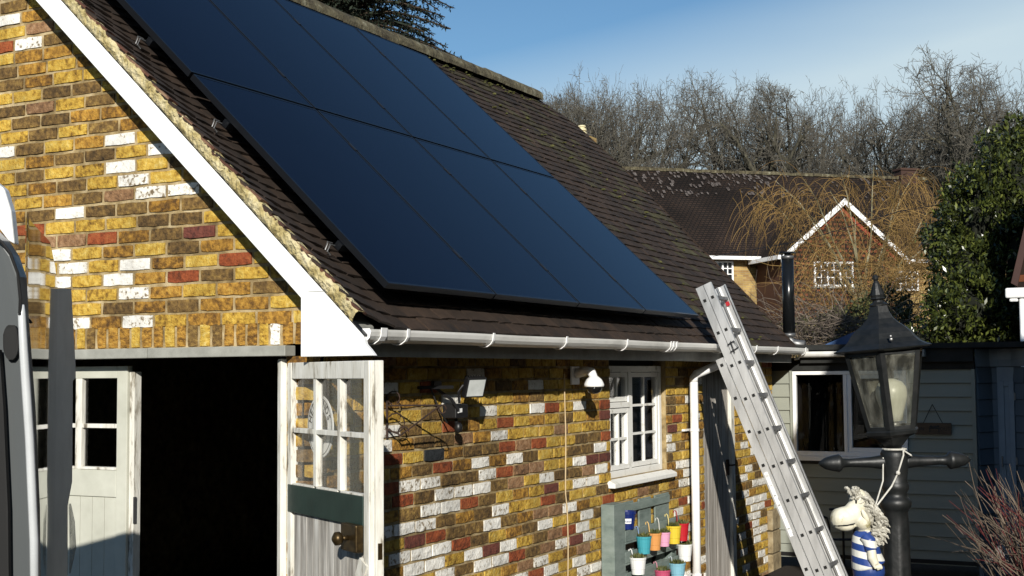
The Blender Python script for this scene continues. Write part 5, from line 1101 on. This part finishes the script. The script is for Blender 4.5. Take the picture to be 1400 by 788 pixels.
wd = ['behind the garage verge, faint top only', 'leftmost of the row beyond the garage roof', 'second of the row, level topped', 'third of the row, thin and upright', 'fourth of the row with rounded dense crown', 'middle of the row above the far roof', 'just right of the middle of the row', 'at the right end of the dense row', 'in the dip between the row and the oak', 'low, in the sky gap above the gable', 'left of the big oak, rather thin', 'against the left side of the big oak', 'the largest spreading bare oak, top right', 'behind the laurel, right of the oak', 'at the right picture edge', 'further back behind the big oak', 'further back behind the second and third', 'further back behind the fourth', 'further back behind the right part of the row']
rt = random.Random(11)
for i, (px, d, ty) in enumerate(TL_):
    H_ = (516 - ty) / FPX * d + 2.0; big = i == 12
    k = rt.randrange(4); zs = sorted(v.co.z for v in TREES[k][1].vertices); base_h = zs[int(len(zs) * .9995)]
    wx = H_ / base_h * (.74 if big else rt.uniform(.46, .62))
    tree('bare_tree', k, tuple(at(px, d)), (wx, H_ / base_h), rt.uniform(0, 6.28), f'bare winter tree, {wd[i]}', 'bare trees behind the houses')
# spruce behind the ridge
SPB = at(478, 22)
SPR = thing('spruce_tree', 'dark spruce rising behind the garage ridge', 'tree', tuple(SPB))
rs_ = random.Random(4); mb = MB(); mb.tube([SPB, SPB + Vector((0, 0, 8)), SPB + Vector((.1, 0, 16))], [.25, .16, .02], 8); mb.build('trunk', M_BARK, SPR)
M_NEED = mat('spruce_needles', [(.004, .008, .004), (.009, .016, .008), (.020, .030, .014)], rnd=.6, rough=.8); M_BR2 = flat('spruce_bark', (.05, .035, .022), .9)
mb = MB(); lf = MB()
z = 5.2
while z < 9.2:
    for j in range(11):
        a = rs_.uniform(0, 6.28); L = (14 - z) * .30 * rs_.uniform(.75, 1.1); d = Vector((math.cos(a), math.sin(a), 0)); b0 = SPB + Vector((0, 0, z + rs_.uniform(-.15, .15)))
        P = [b0 + d * (L * t) + Vector((0, 0, .25 * L * t * (1 - t) * 1.2 - .30 * L * t * t + .12 * L * t ** 4)) for t in [k / 6 for k in range(7)]]
        mb.tube(P, [.035 * (1 - k / 7) + .004 for k in range(7)], 4, cap=False)
        nst = int(L / .11)
        for k in range(1, nst):
            t = k / nst; i = min(int(t * 6), 5); p = P[i].lerp(P[i + 1], t * 6 - i); ax = (P[i + 1] - P[i]).normalized()
            for sd in (-1, 1):
                s = ax.cross(Vector((0, 0, 1))) * sd; tl3 = (.50 * (1 - t * .55)) * L * .32 * rs_.uniform(.6, 1.1); td = (s * .8 + ax * .65 + Vector((0, 0, rs_.uniform(-.25, .05)))).normalized(); e = p + td * tl3 + Vector((0, 0, -.10 * tl3))
                mb.tube([p, e], [.006, .003], 3, cap=False); nn3 = max(3, int(tl3 / .026))
                for q2 in range(nn3):
                    f = (q2 + rs_.random()) / nn3; pp = p.lerp(e, f)
                    for r_ in range(2):
                        dv2 = (td * .6 + Vector((rs_.gauss(0, 1), rs_.gauss(0, 1), rs_.gauss(0, 1))) * .55).normalized() * rs_.uniform(.05, .09); leafquad(lf, pp, dv2, .011)
    z += .21
for k in range(14000):
    zz = rs_.uniform(4.8, 9.5); a = rs_.uniform(0, 6.28); rr4 = (14 - zz) * .30 * .72 * rs_.random() ** .6; leafquad(lf, SPB + Vector((rr4 * math.cos(a), rr4 * math.sin(a), zz - rr4 * .12)), (rs_.gauss(0, .07), rs_.gauss(0, .07), rs_.gauss(-.03, .04)), .02)
mb.build('branches', M_BR2, SPR); lf.build('foliage', M_NEED, SPR)
# laurel
M_LAU = mat('laurel_leaves', [(.009, .013, .004), (.030, .040, .009), (.082, .098, .020), (.22, .235, .055)], pos=[0, .4, .8, 1], rnd=.75, rough=.32, spec=.5, scale=1)
def leafmass(rng, lobes, n, L, w, mb=None, upb=.3):
    mb = mb or MB(); tot = sum(l[1][0] * l[1][2] for l in lobes)
    for c, r, in [(l[0], l[1]) for l in lobes]:
        c = Vector(c); k = int(n * r[0] * r[2] / tot); twn = max(1, k // 7)
        for i in range(twn):
            v = Vector((rng.gauss(0, 1), rng.gauss(0, 1), rng.gauss(0, 1))).normalized(); f = rng.uniform(.55, 1.0) ** .6 * (1 + .13 * math.sin(v.x * 7 + c.x * 5) * math.cos(v.z * 6 + c.z))
            p = Vector((c.x + v.x * r[0] * f, c.y + v.y * r[1] * f, c.z + v.z * r[2] * f)); d = (v * .7 + Vector((rng.gauss(0, .5), rng.gauss(0, .5), .3 + rng.gauss(0, .4)))).normalized()
            for j in range(7):
                a = j * 2.4; s = d.cross(Vector((math.cos(a), math.sin(a), .3))).normalized(); ld = (d * .55 + s * .8 + Vector((0, 0, -.15 + upb * rng.random()))).normalized() * L * rng.uniform(.7, 1.15)
                o = p + d * (j * .018); leafquad(mb, o, ld, w)
    return mb
lb_ = at(1330, 18); LR = thing('laurel_bush', 'large glossy green laurel bush behind the outbuildings at the right', 'shrub', tuple(lb_))
def atz(px, py, d): r = (px - 700) / FPX * d; p = CAM + RIGHT * r + UP * ((394 - py) / FPX * d) + FWD * d; return tuple(p)
lobes = [(atz(1345, 300, 18), (.55, .7, .65)), (atz(1385, 260, 18), (.45, .6, .75)), (atz(1400, 360, 17.5), (.5, .6, .7)), (atz(1318, 375, 17.5), (.40, .6, .52)), (atz(1300, 440, 17), (.32, .6, .36)), (atz(1330, 430, 17), (.55, .5, .5)), (atz(1385, 440, 17), (.5, .5, .5)), (atz(1300, 330, 18.5), (.35, .5, .45)), (atz(1265, 466, 17), (.22, .5, .16)), (atz(1440, 300, 18), (.6, .6, .9)), (atz(1320, 262, 18.5), (.25, .3, .30)), (atz(1365, 205, 18.5), (.28, .3, .28)), (atz(1398, 190, 18.5), (.3, .3, .3)), (atz(1290, 330, 18), (.20, .3, .22))]
leafmass(random.Random(5), lobes, 30000, .088, .017).build('foliage', M_LAU, LR)
br = MB(); rr3 = random.Random(8)
for c, r in lobes:
    for k in range(9):
        e = Vector(c) + Vector((rr3.uniform(-1, 1) * r[0], rr3.uniform(-1, 1) * r[1], rr3.uniform(-.8, .9) * r[2])); b0 = lb_ + Vector((rr3.uniform(-.5, .5), rr3.uniform(-.3, .3), .2)); br.tube([b0, b0.lerp(e, .5) + Vector((rr3.uniform(-.2, .2), 0, .2)), e], [.04, .02, .006], 4, cap=False)
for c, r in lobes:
    br.blob(c, (r[0] * .5, r[1] * .5, r[2] * .5), 10, 7, .5)  # dark blobs, no stems: they stand in for shade inside the bush
br.build('stems', flat('laurel_stem_shade', (.012, .014, .007), .95), LR)
# willow
WB = at(1185, 30); WL = thing('willow_tree', 'golden brown weeping willow in front of the far house', 'tree', tuple(WB))
M_WILB = mat('willow_bark', [(.07, .06, .03), (.17, .15, .08), (.34, .31, .22)], scale=3, rough=.9); M_WILT = mat('willow_twigs', [(.08, .045, .015), (.18, .105, .030), (.30, .19, .055)], rnd=.7, rough=.8)
rw_ = random.Random(21); tk = MB(); st = MB(); limbs = []
fork = WB + Vector((0, 0, 3.2)); tk.tube([WB, fork], [.22, .15], 8)
for (px, py, dd) in ((1030, 262, 0), (1060, 248, 1), (1095, 240, -1), (1135, 262, 0), (1150, 236, 1), (1170, 300, 0), (1195, 228, .5), (1235, 240, -1), (1255, 232, .5), (1285, 275, 0), (1320, 300, .5), (1300, 330, -1), (1085, 275, -1.2), (1215, 300, -1), (1350, 350, 0), (1260, 350, -.8)):
    e = Vector(atz(px, py, 30 + dd)); m1 = fork.lerp(e, .45) + Vector((rw_.uniform(-.15, .15), 0, .25)); P = [fork, fork.lerp(m1, .5) + Vector((rw_.uniform(-.1, .1), 0, 0)), m1, m1.lerp(e, .5) + Vector((0, 0, .18)), e]
    tk.tube(P, [.05, .032, .020, .012, .005], 5, cap=False); limbs.append(P)
tk.build('trunk', M_WILB, WL)
for li, P in enumerate(limbs):
    for k in range({3: 6, 5: 4, 13: 4, 11: 5, 12: 16, 14: 20, 15: 12}.get(li, 62 if li in (0, 1, 2, 4, 6, 7, 8, 9) else 34)):
        t = rw_.uniform(.30, 1); f = t * 4; i = min(int(f), 3); p = P[i].lerp(P[i + 1], f - i); ax = (P[4] - P[0]); ax.z = 0
        ax = ax.normalized() if ax.length > .1 else Vector((1, 0, 0))
        d = (ax * rw_.uniform(.2, 1) + Vector((rw_.gauss(0, .45), rw_.gauss(0, .45), rw_.uniform(.1, .7)))).normalized(); L = rw_.uniform(.5, 1.75); pts = [p.copy()]; q = p.copy(); g = rw_.uniform(.22, .42); nseg = 9
        for s in range(nseg): d = (d + Vector((rw_.gauss(0, .07), rw_.gauss(0, .07), -g))).normalized(); q = q + d * (L / nseg); pts.append(q.copy())
        st.tube(pts, [.0068 - .0005 * s for s in range(nseg + 1)], 3, cap=False)
        if rw_.random() < .6:
            for s in (3, 5):
                q = pts[s].copy(); d2 = Vector((rw_.gauss(0, .6), rw_.gauss(0, .6), -.3)).normalized(); pp = [q.copy()]
                for _ in range(4): d2 = (d2 + Vector((0, 0, -.35))).normalized(); q = q + d2 * .13; pp.append(q.copy())
                st.tube(pp, .005, 3, cap=False)
st.build('crown', M_WILT, WL)
# tangled bare climber and hedge
def tangle(name, lab, cat, c, ext_, n, L, r, m, seed, base=None, cool=.5):
    rg = random.Random(seed); mb = MB()
    for k in range(n):
        p = Vector((c[0] + rg.uniform(-1, 1) * ext_[0], c[1] + rg.uniform(-1, 1) * ext_[1], c[2] + rg.uniform(-1, 1) * ext_[2])); d = Vector((rg.gauss(0, 1), rg.gauss(0, 1), rg.gauss(0, cool))).normalized(); pts = [p.copy()]
        for _ in range(6): d = (d + Vector((rg.gauss(0, .35), rg.gauss(0, .35), rg.gauss(0, .3)))).normalized(); p = p + d * (L / 6); pts.append(p.copy())
        mb.tube(pts, [r * (1 - .1 * s) for s in range(7)], 3, cap=False)
    return tag(mb.build(name, m), lab, cat)
M_TAN = mat('tangle_twigs', [(.03, .022, .018), (.09, .07, .055), (.20, .165, .13)], rnd=.8, rough=.9)
tangle('bare_climber', 'tangled bare climber stems above the flat roof beside the flue pipe', 'climber', (-.02, 10.0, 2.45), (.55, .5, .18), 420, .8, .005, M_TAN, 1)
tangle('bare_shrub', 'bare brown shrub in front of the far house gable', 'shrub', tuple(atz(1180, 420, 24)), (1.0, .8, .8), 420, 1.1, .006, M_WILT, 2)
tangle('bare_bush', 'bare twiggy bush between the far house and the laurel', 'shrub', tuple(atz(1270, 350, 26)), (.9, .8, .9), 380, 1.0, .006, M_WILT, 3)
hd = leafmass(random.Random(9), [(atz(1180, 452, 20), (.8, .5, .35)), (atz(1120, 462, 22), (.8, .5, .3)), (atz(1210, 430, 21), (.4, .5, .35))], 5000, .09, .02); tag(hd.build('evergreen_hedge', mat('hedge_leaves', [(.015, .018, .006), (.05, .055, .015), (.11, .11, .03)], rnd=.7, rough=.7)), 'low olive green hedge below the far house gable', 'hedge')
# bare twigs overhanging the roof of the clad building, long dark cables
mb = MB(); mb.tube([atz(975, 352, 30), atz(1100, 330, 26), atz(1230, 290, 22), atz(1400, 262, 19)], .006, 4); tag(mb.build('overhead_cable', M_BLACK), 'thin dark overhead cable crossing the far gable', 'cable')
# red stemmed dogwood at the lower right
DW = thing('dogwood_shrub', 'bare dogwood with red and grey stems at the lower right', 'shrub', tuple(at(1430, 6.9)))
rd = random.Random(6); b1 = MB(); b2 = MB(); bx_ = at(1440, 6.9)
for k in range(150):
    tgt = Vector(atz(rd.uniform(1290, 1460), 640 + 130 * rd.random() ** .8 + 0, 6.9 + rd.uniform(-.5, .5))); p = bx_ + Vector((rd.uniform(-.12, .25), rd.uniform(-.2, .2), rd.uniform(.3, .9)))
    if rd.random() < .5: tgt.z += rd.uniform(0, .10)
    mid = p.lerp(tgt, .5) + Vector((rd.uniform(-.06, .06), rd.uniform(-.1, .1), rd.uniform(-.02, .16))); pts = []
    for s in range(8): t = s / 7; q = p * (1 - t) ** 2 + mid * 2 * t * (1 - t) + tgt * t * t; pts.append(q + Vector((rd.gauss(0, .004), rd.gauss(0, .004), rd.gauss(0, .005))))
    tgtm = b1 if rd.random() < .24 else b2; tgtm.tube(pts, [.0042 - .00038 * s for s in range(8)], 4, cap=False)
    for s in (3, 5):
        if rd.random() < .7: e = pts[s] + (pts[s + 1] - pts[s]).normalized() * rd.uniform(.08, .2) + Vector((rd.gauss(0, .05), rd.gauss(0, .05), rd.gauss(.02, .05))); tgtm.tube([pts[s], pts[s].lerp(e, .5) + Vector((0, 0, .01)), e], [.0025, .002, .001], 3, cap=False)
b1.build('red_stem', mat('dogwood_red', [(.05, .010, .010), (.15, .028, .026)], rnd=.6), DW); b2.build('grey_stem', mat('dogwood_grey', [(.05, .036, .024), (.20, .155, .115)], rnd=.8), DW)
mb = MB(); mb.obox(Vector(atz(1352, 776, 7.4)), RH * .09 + Vector((0, 0, .06)), FH * .03, Vector((-.02, 0, .05))); tag(mb.build('roof_slate', flat('slate', (.16, .16, .15), .6)), 'small grey slate propped among the dogwood stems', 'slate')
# soil bed under the shrub, dark
mb = MB(); mb.box((.1, 5.9, .0), (5, 7.6, .12)); mb.build('soil_bed', M_SOIL, kind='structure', bevel=.03)
# unseen tall hedge added behind the camera and at the right to block skylight
rh = random.Random(31); hd = MB(); ys = -14
for k in range(26): hd.blob((-26 + k * 1.4, -19 + rh.uniform(-.3, .3), 2.0), (1.5, 1.5, 2.9 + rh.uniform(-.4, .4)), 12, 8, .15)
while ys < 26:
    hd.blob((10 + rh.uniform(-.3, .3), ys, 2.4), (1.5, 1.6, 3.2 + rh.uniform(-.4, .4)), 12, 8, .15); ys += 1.6
tag(hd.build('sky_block_hedge', mat('sky_block_green', [(.008, .014, .006), (.025, .036, .013)], scale=20, rough=.95, bump=1, bscale=12)), 'unseen tall dark hedge added behind the camera and along the right to block skylight', 'hedge')
